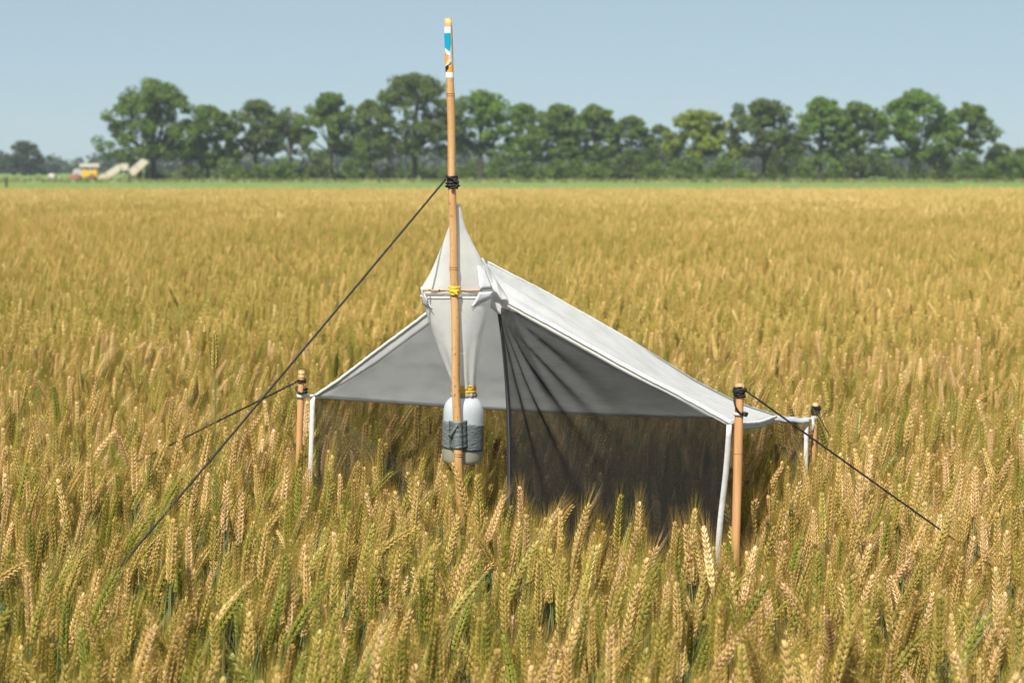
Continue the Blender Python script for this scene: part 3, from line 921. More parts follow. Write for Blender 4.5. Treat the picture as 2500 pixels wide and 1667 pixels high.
# collar joining head and roof, and scalloped flap under it
mb = MB(); rows = []
for i in range(13):
    u = i / 12
    a = at(1176 + 26 * u, 630 + 80 * u, 4.88); b = RIDGE[0].lerp(FRONT[6], u)
    rows.append([a.lerp(b, j / 8) + Vector((0, -.010 * math.sin(math.pi * j / 8), .006 * math.sin(j * 1.3 + i) * math.sin(math.pi * j / 8))) for j in range(9)])
mb.grid(rows); solid(part(mb, 'collar', M['roof'], trap), .0015)
mb = MB(); rows = []
for i in range(15):
    u = i / 14
    top = at(1196 + 46 * u, 700 + 46 * u, 4.905); bt = at(1198 + 50 * u, 750 + 15 * math.sin(math.pi * u) + 4 * u, 4.90)
    rows.append([top.lerp(bt, j / 6) + Vector((0, -.008 * math.sin(math.pi * u) + .004 * math.sin(u * 9), 0)) for j in range(7)])
mb.grid(rows); solid(part(mb, 'scalloped_flap', M['roof'], trap), .0012)

# ------------------------------------------------------------------ bamboo pole
pole_px = [(1093.5, 46), (1094, 66), (1098, 190), (1099.5, 232), (1104, 430), (1107, 560), (1108, 655), (1110, 760), (1113, 900), (1116, 1010), (1119, 1110), (1121, 1170)]
PP = [at(x, y, PY) for x, y in pole_px]
PP.append(ground_under(PP[-2], PP[-1]) - Vector((0, 0, .15)))
pole = thing('bamboo_pole', 'tall slightly leaning bamboo pole with a printed sticker near its top', 'pole', (PP[-1].x, PY, 0))
px2m = PY / F_PX


def rad_at(y): return (9.3 + 1.2 * (y - 46) / 1100) * px2m


path, rads = [], []
for i in range(121):
    p = along(PP, i / 120); path.append(p); y = 410 + (CAM_H - p.z) / px2m
    r_ = rad_at(y)
    p.x += .0009 * math.sin(i * .21) + .0006 * math.sin(i * .47 + 1); path[-1] = p
    for ny in (232, 655, 1110): r_ += 1.0 * px2m * math.exp(-((y - ny) / 7) ** 2)
    rads.append(r_)
mb = MB(); mb.tube(path, rads, 28); cane = part(mb, 'cane', M['bamboo'], pole)


def pole_pt(y):
    z = at(1100, y, PY).z
    for a, b in zip(PP[:-1], PP[1:]):
        if b.z <= z <= a.z: return a.lerp(b, (a.z - z) / (a.z - b.z))
    return PP[0]


for ny in (232, 655, 1110):
    for dy in (-3.2, 2.2):
        mb = MB(); c = pole_pt(ny + dy); r_ = rad_at(ny) + 1.0 * px2m
        mb.tube([c + Vector((0, 0, .0011)), c, c - Vector((0, 0, .0011))], [r_ - .0003, r_ + .0009, r_ - .0003], 28, caps=False)
        part(mb, 'node_ring', M['bamboo_node'], pole, under=cane)
c = PP[0]; mb = MB(); mb.tube([c + Vector((0, 0, .0004)), c + Vector((0, 0, .0012))], [rad_at(46) - .0008] * 2, 24); part(mb, 'cut_end', M['bamboo_cut'], pole, under=cane)


# printed sticker wrapped round the cane
def poly_in(x, y, P):
    ins = False; j = len(P) - 1
    for i in range(len(P)):
        if (P[i][1] > y) != (P[j][1] > y) and x < (P[j][0] - P[i][0]) * (y - P[i][1]) / (P[j][1] - P[i][1]) + P[i][0]: ins = not ins
        j = i
    return ins


ZC = lambda pts: [(1070 + x * .1085, 35 + y * .1085) for x, y in pts]
blue = ZC([(60, 436), (330, 436), (318, 560), (295, 700), (272, 860), (235, 830), (180, 770), (125, 745), (60, 720)])
swoosh = ZC([(60, 720), (125, 745), (180, 770), (235, 830), (272, 862), (292, 905), (255, 935), (205, 895), (150, 815), (60, 770)])
greyp = ZC([(325, 520), (420, 520), (420, 1130), (325, 1130), (300, 1010), (245, 985), (262, 930), (295, 905), (275, 860), (295, 700)])
cream = ZC([(155, 1195), (255, 1000), (300, 1010), (318, 1120), (290, 1190), (250, 1215), (200, 1190)])
black1 = ZC([(60, 1220), (150, 1200), (240, 1140), (258, 1210), (175, 1340), (150, 1365), (60, 1330)])
lines = [ZC([(240, 1150), (300, 1075), (312, 1085), (255, 1160)]), ZC([(270, 1145), (312, 1090), (318, 1100), (280, 1160)]), ZC([(238, 1150), (250, 1145), (290, 1195), (278, 1200)])]
letters = [ZC(q) for q in (
    [(160, 932), (168, 932), (168, 992), (160, 992)], [(160, 932), (182, 932), (182, 940), (160, 940)], [(160, 958), (180, 958), (180, 966), (160, 966)], [(160, 984), (182, 984), (182, 992), (160, 992)],
    [(142, 1008), (149, 1008), (149, 1040), (142, 1040)], [(142, 1008), (160, 1008), (160, 1014), (142, 1014)], [(142, 1021), (160, 1021), (160, 1027), (142, 1027)], [(142, 1034), (160, 1034), (160, 1040), (142, 1040)],
    [(166, 1008), (174, 1008), (174, 1040), (166, 1040)])]
white_low = ZC([(60, 1330), (150, 1365), (190, 1312), (420, 1312), (420, 1450), (60, 1450)])
NT, NH = 84, 150
mb = MB(); vs = []; y0, y1 = 66.3, 190.5
for i in range(NH + 1):
    y = y0 + (y1 - y0) * i / NH; c = pole_pt(y); r_ = rad_at(y) + .0005
    for k in range(NT):
        w = -math.pi / 2 + 2 * math.pi * (k / NT)
        vs.append(c + Vector((math.cos(w) * r_, math.sin(w) * r_, 0)))
fs, mi = [], []
for i in range(NH):
    y = y0 + (y1 - y0) * (i + .5) / NH; cx_ = 1250 + F_PX * pole_pt(y).x / PY; rp = rad_at(y) / px2m
    for k in range(NT):
        w = -math.pi / 2 + 2 * math.pi * ((k + .5) / NT)
        fs.append((i * NT + k, (i + 1) * NT + k, (i + 1) * NT + (k + 1) % NT, i * NT + (k + 1) % NT))
        x = cx_ + math.cos(w) * rp
        z_ = 0
        if math.sin(w) < .25:
            if y < 82: z_ = 0
            elif poly_in(x, y, swoosh): z_ = 0
            elif any(poly_in(x, y, q) for q in letters + lines): z_ = 5
            elif poly_in(x, y, white_low): z_ = 0
            elif poly_in(x, y, black1): z_ = 5
            elif poly_in(x, y, cream): z_ = 4
            elif poly_in(x, y, blue): z_ = 1
            elif poly_in(x, y, greyp): z_ = 3
            elif y > 110: z_ = 2
            else: z_ = 3
        mi.append(z_)
mb.v = [tuple(p) for p in vs]; mb.f = fs; mb.mi = mi; mb.a = [.5] * len(vs)
part(mb, 'sticker', [M['s_white'], M['s_blue'], M['s_orange'], M['s_grey'], M['s_cream'], M['s_black']], pole)

# cross stick with yellow tape round stick and pole
c0 = at(1032, 709, PY + .014); c1 = at(1176, 709.5, PY + .014)
st = thing('cross_stick', 'thin brown stick taped crosswise behind the bamboo pole with yellow tape', 'stick', (c0.lerp(c1, .5)))
mb = MB(); mb.tube([c0.lerp(c1, i / 24) + Vector((0, 0, .0006 * math.sin(i * .9))) for i in range(25)], [.0022 + .0003 * math.sin(i * 1.7) for i in range(25)], 10); sk = part(mb, 'twig', M['stick'], st)
for xk in (1073, 1122):
    mb = MB(); c = at(xk, 709, PY + .014); mb.tube([c + Vector((-.002, 0, 0)), c, c + Vector((.002, 0, 0))], [.002, .0030, .002], 10); part(mb, 'knot', M['stick_knot'], st, under=sk)
mb = MB(); cy = pole_pt(709)
rows = []
for i in range(15):
    t_ = i / 14; dz = (.5 - t_) * 21 * px2m; rr_ = rad_at(709) + .0020 + .0013 * math.sin(math.pi * t_) + .0007 * math.sin(t_ * 14)
    rows.append([cy + Vector((math.cos(a_) * rr_ + (.0009 * math.sin(a_ * 5 + i)), math.sin(a_) * (rr_ + (.009 if math.sin(a_) > 0 else 0)), dz + .0010 * math.sin(a_ * 2 + 1))) for a_ in np.linspace(0, 2 * math.pi, 37)])
mb.grid(rows); solid(part(mb, 'yellow_tape', M['yellow'], st), .0008)
mb = MB(); rows = []
for i in range(6):
    rows.append([cy + Vector(((-2 + 9 * j / 5) * px2m + .0006 * i, -rad_at(709) - .0048 - .0010 * math.sin(j), (-3 - 8 * i / 5 * (.5 + .5 * j / 5)) * px2m)) for j in range(6)])
mb.grid(rows); solid(part(mb, 'tape_end', M['yellow'], st), .0008)

# ------------------------------------------------------------------ collecting bottle
BY = PY + .0125 + .049
Bb = at(1128.5, 1129, BY); Bt = at(1133, 940, BY)
bot = thing('bottle', 'milky plastic collecting bottle taped to the bamboo pole below the funnel', 'bottle', (Bb.x, BY, Bb.z))
Hb = (Bt - Bb).length
pm = BY / F_PX


def tt(y): return (1129 - y) / (1129 - 940)


prof = [(tt(1129), .001), (tt(1129), 40 * pm), (tt(1127.5), 45 * pm), (tt(1124), 48 * pm), (tt(1118), 49.3 * pm), (tt(1098), 49.6 * pm), (tt(1060), 49.4 * pm), (tt(1018), 49.2 * pm), (tt(1009), 49.2 * pm), (tt(1000), 48.8 * pm), (tt(991), 47.2 * pm),
        (tt(984), 44.6 * pm), (tt(977.5), 40.2 * pm), (tt(972), 34.5 * pm), (tt(968.5), 29.5 * pm), (tt(967), 27.5 * pm), (tt(955), 27 * pm), (tt(942), 27 * pm)]
mb = MB(); mb.lathe(prof[6:], Bb, Bt, 48); body = part(mb, 'body', M['bottle'], bot)
mb = MB(); mb.lathe(prof[:7], Bb, Bt, 48); part(mb, 'clouded_foot', M['liquid'], bot)
mb = MB(); prof2 = []
for i in range(13):
    y = 1094 - 66 * i / 12; prof2.append((tt(y), 49.6 * pm + .0010))
mb.lathe(prof2, Bb, Bt, 72, ripple=lambda i, w: .006 * math.sin(i * 1.9 + 3 * w) * math.sin(7 * w + i * .6) + .004 * math.sin(w * 23 + i))
for q in range(len(mb.v)):      # the tape runs slightly askew
    p = mb.v[q]; mb.v[q] = (p[0], p[1], p[2] - (p[0] - Bb.x) * .075)
dt_ = solid(part(mb, 'duct_tape', M['duct'], bot), .0006)
# tape over the pole
mb = MB(); rows = []
for i in range(17):
    y = 1028 + 67 * i / 16; c = pole_pt(y); r_ = rad_at(y) + .0010 + .0004 * math.sin(i * 1.7)
    row = []
    for a_ in np.linspace(math.pi * 1.02, math.pi * 1.98, 15):
        row.append(c + Vector((math.cos(a_) * r_, math.sin(a_) * r_, 0)))
    lft = Vector((c.x - r_ - .010, BY - math.sqrt(max(1e-6, (49.6 * pm + .0016) ** 2 - (c.x - r_ - .010 - Bb.x) ** 2)), c.z - .001))
    rgt = Vector((c.x + r_ + .012, BY - math.sqrt(max(1e-6, (49.6 * pm + .0016) ** 2 - (c.x + r_ + .012 - Bb.x) ** 2)), c.z + .001))
    row = [lft, lft.lerp(row[0], .6) + Vector((0, .002, 0))] + row + [row[-1].lerp(rgt, .4) + Vector((0, .002, 0)), rgt]
    rows.append(row)
mb.grid(rows); solid(part(mb, 'tape_over_pole', M['duct'], bot, under=dt_), .0006)
mb = MB()                      # loose folded corner of the tape
pa, pb_, pc = at(1117, 1036, PY - .014), at(1094, 1064, PY + .006), at(1101, 1071, PY + .004)
mb.grid([[pa.lerp(pb_, i / 8) + Vector((0, -.004 * math.sin(math.pi * i / 8), .002)) for i in range(9)], [pa.lerp((pb_ + pc) / 2, i / 8) + Vector((0, -.009 * math.sin(math.pi * i / 8), 0)) for i in range(9)], [pa.lerp(pc, i / 8) + Vector((.002, -.001, -.003)) for i in range(9)]])
solid(part(mb, 'tape_fold', M['duct'], bot, under=dt_), .0006)
# gathered cloth and yellow tape round the neck
mb = MB(); mb.lathe([(tt(969), 28 * pm), (tt(967), 31 * pm), (tt(961), 31 * pm), (tt(956), 29.5 * pm), (tt(952), 28.3 * pm)], Bb, Bt, 60, ripple=lambda i, w: .075 * math.sin(15 * w + i * .8) * (1 if i in (1, 2) else .3) + .03 * math.sin(7 * w))
part(mb, 'gathered_cloth', M['gather'], bot)
mb = MB(); pr = []
for i in range(19):
    y = 957.5 - 20.5 * i / 18; pr.append((tt(y), (29.6 + 1.2 * abs(math.sin(math.pi * 3 * i / 18))) * pm))
mb.lathe(pr, Bb, Bt, 48, ripple=lambda i, w: .012 * math.sin(4 * w + i * .5))
part(mb, 'yellow_tape', M['yellow'], bot)

# ------------------------------------------------------------------ corner stakes
def stake(top, low, Y, r, label, rings=()):
    P = [at(*top, Y), at(*low, Y)]
    g = ground_under(P[0], P[1]) - Vector((0, 0, .12))
    t = thing('bamboo_stake', label, 'stake', (g.x, Y, 0), 'bamboo corner stakes of the trap')
    n = 50; path = [P[0].lerp(g, i / n) for i in range(n + 1)]
    rads = [r * (1 + .04 * math.sin(i * .25)) for i in range(n + 1)]
    mb = MB(); mb.tube(path, rads, 20); cn = part(mb, 'cane', M['stake'], t)
    for y in rings:
        f_ = (y - top[1]) / (low[1] - top[1]); c = P[0].lerp(P[1], f_); mb = MB()
        mb.tube([c + Vector((0, 0, .0012)), c, c - Vector((0, 0, .0012))], [r, r + .0012, r], 20, caps=False); part(mb, 'node_ring', M['bamboo_node'], t, under=cn)
    mb = MB(); mb.tube([P[0] + Vector((0, 0, .0005)), P[0] + Vector((0, 0, .0015))], [r * .9, r * .9], 20); part(mb, 'cut_end', M['bamboo_cut'], t, under=cn)
    return P[0], g


def stake_pt(S_, z): return S_[0].lerp(S_[1], (S_[0].z - z) / (S_[0].z - S_[1].z))


SL = stake((736, 905), (729, 1120), 5.38, .0085, 'bamboo stake at the corner beside the grey underside, knotted cap above a white loop', (912, 921))
SR = stake((1806, 938), (1794, 1390), 4.275, .0092, 'thickest bamboo stake, nearest the camera, in front of the sunlit roof corner', (1005, 1105))
SB = stake((1991, 984), (1983, 1160), 5.79, .0082, 'short bamboo stake at the far corner behind the ropes, mostly hidden by wheat', (1105,))
c = stake_pt(SL, at(736, 966, 5.38).z); loop_band(c, .0105, .012, M['tape_white'], 'corner_loop', at(769, 966, 5.39))
c = stake_pt(SR, at(1803, 1010, 4.275).z); loop_band(c, .0108, .007, M['tape_white'], 'corner_loop', at(1785, 1031, 4.295))
c = stake_pt(SB, at(1988, 1019, 5.79).z); loop_band(c, .0100, .010, M['tape_white'], 'corner_loop', at(1978, 1022, 5.745))


# ------------------------------------------------------------------ ropes
def coil(mb, c, up, r, turns, rope_r, height, start=0.0, wob=.0012):
    n = int(turns * 20); P = []
    for i in range(n + 1):
        a_ = start + 2 * math.pi * turns * i / n
        P.append(c + Vector((math.cos(a_) * (r + wob * math.sin(i * .35)), math.sin(a_) * (r + wob * math.sin(i * .35)), 0)) + up * (height * (i / n - .5) + .0007 * math.sin(i * .8)))
    mb.tube(P, rope_r, 8)


def rope_line(mb, P, r, sag=.0, n=40):
    Q = [along(P, i / n) - Vector((0, 0, sag * math.sin(math.pi * i / n))) for i in range(n + 1)]
    mb.tube(Q, r, 8)
    # a second strand twisted round the first gives the laid-rope edge
    tw = []
    t_ = (Q[-1] - Q[0]).normalized(); u_ = t_.orthogonal().normalized(); b_ = t_.cross(u_)
    m_ = n * 12
    for i in range(m_ + 1):
        p = along(Q, i / m_) if m_ < 200 else Q[min(n - 1, i * n // m_)].lerp(Q[min(n, i * n // m_ + 1)], (i * n / m_) % 1)
        tw.append(p + (u_ * math.cos(i * 1.1) + b_ * math.sin(i * 1.1)) * r * .45)
    mb.tube(tw, r * .75, 5)


def to_ground(a, b):
    g = a + (b - a) * (a.z / (a.z - b.z)); return g - Vector((0, 0, .02))


up = Vector((0, 0, 1))
c = pole_pt(444)
g = thing('guy_rope', 'long black guy rope from high on the bamboo pole down into the wheat', 'rope', (c.x, c.y, 0), 'black guy ropes of the trap')
mb = MB(); a = at(1088, 438, PY - .004); b = at(300, 1350, 4.06); rope_line(mb, [a, to_ground(a, b)], .0024, .012); part(mb, 'line', M['rope'], g)
mb = MB(); coil(mb, c, up, rad_at(444) + .0022, 5.5, .0026, .031); coil(mb, c - up * .006, up, rad_at(444) + .0048, 2, .0026, .013, 1.0)
mb.tube([pole_pt(432) + Vector((-.009, -.006, 0)), at(1090, 432, PY - .010), at(1104, 437, PY - .0165), at(1118, 447, PY - .012), at(1117, 456, PY - .013), at(1100, 460, PY - .016)], .0026, 8)
mb.tube([at(1114, 455, PY - .012), at(1119, 452, PY - .012), at(1121, 455, PY - .010)], .0032, 8)
part(mb, 'knot', M['rope'], g)

c = stake_pt(SL, at(736, 935, 5.38).z)
g = thing('guy_rope', 'black guy rope from the stake beside the grey underside, crossing the long rope', 'rope', (c.x, c.y, 0), 'black guy ropes of the trap')
mb = MB(); a = at(728, 930, 5.375); b = at(405, 1085, 5.66); rope_line(mb, [a, to_ground(a, b)], .0025, .006); part(mb, 'line', M['rope'], g)
mb = MB(); coil(mb, stake_pt(SL, at(736, 930, 5.38).z), up, .0105, 2.3, .0030, .008)
c2 = stake_pt(SL, at(736, 951, 5.38).z)
mb.tube([c2 + Vector((-.011, -.004, .008)), c2 + Vector((-.013, -.006, .002)), c2 + Vector((-.008, -.012, -.005)), c2 + Vector((.002, -.013, -.009)), c2 + Vector((.010, -.010, -.007)), c2 + Vector((.012, .002, -.003)), c2 + Vector((.004, .011, .004)), c2 + Vector((-.008, .009, .008)), c2 + Vector((-.011, -.004, .008))], .0027, 8)
for dz in (-.004, .004): mb.tube([c2 + Vector((.008, -.010, dz - .003)), c2 + Vector((.014, -.011, dz + .001)), c2 + Vector((.018, -.006, dz - .002)), c2 + Vector((.012, -.004, dz - .005))], .0032, 8)
part(mb, 'knot', M['rope'], g)

c = stake_pt(SR, at(1806, 955, 4.275).z)
g = thing('guy_rope', 'black guy rope from the thickest stake running outward over the wheat', 'rope', (c.x, c.y, 0), 'black guy ropes of the trap')
mb = MB(); a = at(1820, 953, 4.27); b = at(2395, 1347, 4.36); rope_line(mb, [a, to_ground(a, b)], .0021, .010); part(mb, 'line', M['rope'], g)
mb = MB(); coil(mb, c + up * .001, up, .0112, 4.5, .0022, .016, 2.0); coil(mb, c + up * .002, up, .0136, 2.5, .0022, .009, .5); coil(mb, c - up * .011, up, .0110, 1.3, .0022, .003)
mb.tube([at(1793, 967, 4.266), at(1792.5, 980, 4.263), at(1796, 993, 4.262), at(1802, 1003, 4.262), at(1809, 1011, 4.263), at(1813, 1012, 4.268)], .0021, 8)
mb.tube([at(1811, 1009, 4.266), at(1818, 1008, 4.264), at(1824, 1010, 4.266), at(1822, 1014, 4.268), at(1815, 1012, 4.262)], .0034, 8)
part(mb, 'knot', M['rope'], g)

c = stake_pt(SB, at(1989, 998, 5.79).z)
g = thing('guy_rope', 'short visible black rope behind the far corner stake', 'rope', (c.x, c.y, 0), 'black guy ropes of the trap')
mb = MB(); a = at(1994, 1008, 5.79); b = at(2040, 1085, 6.2); rope_line(mb, [a, to_ground(a, b)], .0020, .004); part(mb, 'line', M['rope'], g)
mb = MB(); coil(mb, c, up, .0108, 4, .0032, .016, 0, .003); coil(mb, c + Vector((.004, 0, -.009)), up, .0115, 2, .003, .010, 2, .003); part(mb, 'knot', M['rope'], g)

# ------------------------------------------------------------------ wheat
EAR_L = .115


def bend_frame(t, lean0, lean1):
    """point and direction on an arc in the XZ plane, lean goes lean0->lean1 along t in 0..1 of unit length"""
    k = 24; p = Vector((0, 0, 0)); a = lean0
    n = max(1, int(k * t))
    for i in range(n):
        a = lean0 + (lean1 - lean0) * (i + .5) / k
        p = p + Vector((math.sin(a), 0, math.cos(a))) * (t / n)
    a = lean0 + (lean1 - lean0) * t
    return p, a


def teardrop(mb, base, d, side, ln, wd, th, mi, a, rs):
    """one floret: 5-sided, pointed, bellied"""
    d = d.normalized(); s_ = (side - d * side.dot(d)).normalized(); b = d.cross(s_)
    vs = [base]
    for q, w in ((.26, 1.0), (.66, .78)):
        for k in range(5):
            an = 2 * math.pi * k / 5
            vs.append(base + d * ln * q + s_ * math.cos(an) * wd * w * .5 + b * math.sin(an) * th * w * .5)
    vs.append(base + d * ln)
    fs = [(0, 1 + (k + 1) % 5, 1 + k) for k in range(5)] + [(1 + k, 1 + (k + 1) % 5, 6 + (k + 1) % 5, 6 + k) for k in range(5)] + [(6 + k, 6 + (k + 1) % 5, 11) for k in range(5)]
    mb.add(vs, fs, mi, a)


def stalk_meshes(seed, neck, curl, hstem, ear_l=EAR_L, nodes=24, leaves=3, awn_l=.062, fat=1.0, awns=True):
    """returns dict part -> MB, in one local frame standing on the soil"""
    rs = random.Random(seed)
    stem, ear, awn, leaf = MB(), MB(), MB(), []
    base_lean = rs.uniform(-.02, .05) if hstem < 1 else 0.0
    path = []; rad = []
    p = Vector((0, 0, 0)); nseg = 9; pts = []
    for i in range(nseg + 1):
        t = i / nseg; a = base_lean + neck * t ** 5
        pts.append(Vector(p)); p = p + Vector((math.sin(a), .01 * math.sin(i), math.cos(a))) * (hstem / nseg)
    stem.tube(pts, [.0019 - .0007 * i / nseg for i in range(nseg + 1)], 5, 0, rs.random(), caps=False)
    E0 = pts[-1]; lean0 = base_lean + neck
    for lv in range(leaves):
        i0 = rs.choice([3, 4, 5, 6]); o = pts[i0]; az = rs.uniform(0, 2 * math.pi); ln = rs.uniform(.14, .24); w = rs.uniform(.006, .010)
        out = Vector((math.cos(az), math.sin(az), 0)); sd = Vector((-math.sin(az), math.cos(az), 0)); rows = [[], [], []]
        el = rs.uniform(1.0, 1.35); q = Vector(o); droop = rs.uniform(.5, 2.4)
        for i in range(8):
            t = i / 7; ww = w * (1 - t) ** .6 * (.5 + min(.5, t * 3)) if t < 1 else .0004
            rows[0].append(q - sd * ww); rows[1].append(q - Vector((0, 0, ww * .5))); rows[2].append(q + sd * ww)
            a = el - droop * t ** 1.5; q = q + (out * math.cos(a) + Vector((0, 0, 1)) * math.sin(a)) * (ln / 7)
        lf = MB(); lf.grid(rows, 0, rs.random()); leaf.append(lf)
    # ear: spikelets alternate in two ranks, each with a centre glume and two florets
    step = ear_l / nodes
    for k in range(nodes):
        t = k / (nodes - 1); c, a = bend_frame(t * .93, lean0, lean0 + curl); c = E0 + c * ear_l
        ax = Vector((math.sin(a), 0, math.cos(a))); ex = Vector((math.cos(a), 0, -math.sin(a))); ey = Vector((0, 1, 0))
        s = 1 if k % 2 else -1
        grow = (.66 + .34 * min(1, t * 4.5)) * (1 - .50 * max(0, t - .38) / .62)
        bs = .56 + rs.uniform(-.5, .5) * .5
        for ph, sp, ln in ((0, .38, .0125), (54, .40, .0132), (-54, .40, .0132)):
            o = (ex * s * math.cos(R(ph)) + ey * math.sin(R(ph)))
            d = ax * math.cos(sp) + o * math.sin(sp)
            base = c + o * .0027 * fat * grow
            sd = o.cross(ax)
            teardrop(ear, base, d, sd, ln * 1.08 * (.85 + .3 * rs.random()) * (.7 + .3 * grow), .0045 * grow * fat, .0040 * grow * fat, 0, min(1, max(0, bs + rs.uniform(-.3, .3))), rs)
            for _a in range((1 if rs.random() < .9 else 0) if awns else 0):
                tip = base + d * ln * .9
                dd = (ax + o * rs.uniform(.10, .36) + ex * rs.uniform(-.06, .06) + ey * rs.uniform(-.06, .06)).normalized()
                awn.spike(tip, tip + dd * awn_l * rs.uniform(.7, 1.15) * (.75 + .25 * math.sin(math.pi * t)), .00030, 0, rs.random())
    c, a = bend_frame(.95, lean0, lean0 + curl); c = E0 + c * ear_l
    ax = Vector((math.sin(a), 0, math.cos(a)))
    for sg in (-1, 0, 1):
        teardrop(ear, c + Vector((0, sg * .0012, 0)), ax + Vector((sg * .1, sg * .08, 0)), Vector((0, 1, 0)), .011, .0038, .0034, 0, .7, rs)
        if awns: awn.spike(c + ax * .009, c + ax * .055 + Vector((sg * .006, sg * .004, 0)), .0003, 0, .5)
    return {'stem': stem, 'ear': ear, 'awns': awn, 'leaf': leaf}


MATS4 = [M['stem'], M['ear'], M['awn'], M['leaf']]
KEYS = ['stem', 'ear', 'awns', 'leaf']
KM = {'stem': 'stem', 'ear': 'ear', 'awns': 'awn', 'leaf': 'leaf'}


def joined(parts):
    mb = MB()
    for i, k in enumerate(KEYS):
        for p in (parts[k] if isinstance(parts[k], list) else [parts[k]]): mb.add(p.v, p.f, i, p.a)
    return mb


def stalk_part_meshes(p):
    d = {k: p[k].mesh(k, [M[KM[k]]], k == 'stem') for k in ('stem', 'ear', 'awns')}
    d['leaf'] = [q.mesh('leaf', [M['leaf']], True) for q in p['leaf']]
    return d


# kinds of stalk: (neck lean, curl of the ear, stem height)
KINDS = [(.03, .05, .75), (.07, .10, .735), (.12, .10, .76), (.16, .15, .73), (.20, .12, .75), (.27, .18, .745), (.36, .22, .755), (.50, .25, .76), (.75, .30, .765), (.02, -.05, .78)]
WEIGHT = [.09, .11, .13, .14, .15, .14, .12, .06, .02, .04]
proto_parts = [stalk_meshes(50 + i, n_, c_, h_, ear_l=EAR_L * (.9 + .22 * ((i * 37) % 10) / 10), nodes=21 + (i * 7) % 4, fat=1.26 + .14 * ((i * 3) % 4 - 1.5) / 1.5) for i, (n_, c_, h_) in enumerate(KINDS)]
part_meshes = [stalk_part_meshes(p) for p in proto_parts]

near_col = bpy.data.collections.new('wheat_prototypes')      # not linked into the scene: only instanced
for i, p in enumerate(proto_parts):
    o = bpy.data.objects.new('stalk_%02d' % i, joined(p).mesh('stalk', MATS4, False)); near_col.objects.link(o)


# simpler stalks for the middle and far field
def low_stalk(mb, x, y, rs, lod):
    lean = abs(rs.gauss(.12, .15)); az = rs.gauss(0, 1.25); h = rs.gauss(.765, .055); tint = rs.random()
    dx, dy = math.cos(az), math.sin(az)
    b = Vector((x, y, 0)); e0 = Vector((x + dx * lean * .12, y + dy * lean * .12, h)); l2 = lean * 1.4
    ax = Vector((dx * math.sin(l2), dy * math.sin(l2), math.cos(l2))); e1 = e0 + ax * EAR_L
    mb.spike(b + Vector((0, 0, .25)), e0 + Vector((0, 0, .02)), .0022, 0, tint)
    ang0 = rs.uniform(0, 3.1); u = ax.orthogonal().normalized(); w = ax.cross(u)
    def prof(q, r):
        r *= 1.4
        return [e0 + ax * EAR_L * q + (u * math.cos(ang0 + 2 * math.pi * k / 4) * r * (1.0 if k % 2 else .75) + w * math.sin(ang0 + 2 * math.pi * k / 4) * r * .9) for k in range(4)]
    if lod == 0:
        # ear as ten whorls of scales
        rows = 9
        for k in range(rows):
            q = k / rows; g_ = (.7 + .3 * min(1, q * 4)) * (1 - .4 * max(0, q - .6) / .4)
            for s in range(4):
                an = ang0 + math.pi / 2 * s + (k % 2) * .7
                o = u * math.cos(an) + w * math.sin(an); c = e0 + ax * EAR_L * q + o * .0022
                d = ax * .92 + o * .38; sd = d.cross(o).normalized(); bl = c + d * .006
                mb.add([c, bl + sd * .0047 * g_ + o * .0014, bl + o * .0048 * g_, bl - sd * .0047 * g_ + o * .0014, c + d * .0185], [(0, 1, 2), (0, 2, 3), (1, 4, 2), (2, 4, 3)], 1, min(1, max(0, tint * .75 + rs.random() * .25)))
        na = 20
    else:
        vs = prof(0, .003) + prof(.3, .0066) + prof(.7, .0056) + [e1]
        mb.add(vs, [(i * 4 + k, i * 4 + (k + 1) % 4, (i + 1) * 4 + (k + 1) % 4, (i + 1) * 4 + k) for i in range(2) for k in range(4)] + [(8 + k, 8 + (k + 1) % 4, 12) for k in range(4)], 1, tint)
        na = 9
    for k in range(na):
        an = rs.uniform(0, 6.28); o = u * math.cos(an) + w * math.sin(an); q = rs.uniform(.05, .95); s0 = e0 + ax * EAR_L * q + o * .005
        mb.spike(s0, s0 + (ax + o * rs.uniform(.1, .3)).normalized() * rs.uniform(.04, .065), .00034 if lod == 0 else .0006, 2, rs.random())
    for k in range(2 if lod == 0 else 1):
        z = rs.uniform(.30, .62); an = rs.uniform(0, 6.28); o = Vector((math.cos(an), math.sin(an), 0)); sd = Vector((-o.y, o.x, 0)); ln = rs.uniform(.1, .2)
        p0 = b.lerp(e0, z / h); p1 = p0 + o * ln * .45 + Vector((0, 0, ln * .55)); p2 = p0 + o * ln + Vector((0, 0, ln * rs.uniform(.0, .7)))
        mb.add([p0 - sd * .004, p0 + sd * .004, p1 + sd * .006, p1 - sd * .006, p2], [(0, 1, 2, 3), (3, 2, 4)], 3, rs.random())


PATCH = .7
patch_col = bpy.data.collections.new('wheat_patches')
NPV = 5
for lod in (0, 1):
    for v_ in range(NPV):
        rs_ = random.Random(900 + lod * 50 + v_); mb = MB(); n_ = int(PATCH * PATCH * (260 if lod == 0 else 190)); g_ = int(math.ceil(math.sqrt(n_)))
        for i in range(n_):
            x = (i % g_ + rs_.random()) / g_ * PATCH - PATCH / 2; y = (i // g_ + rs_.random()) / g_ * PATCH - PATCH / 2
            low_stalk(mb, x, y, rs_, lod)
        o = bpy.data.objects.new('patch_%d_%d' % (lod, v_), mb.mesh('patch', MATS4, False)); patch_col.objects.link(o)


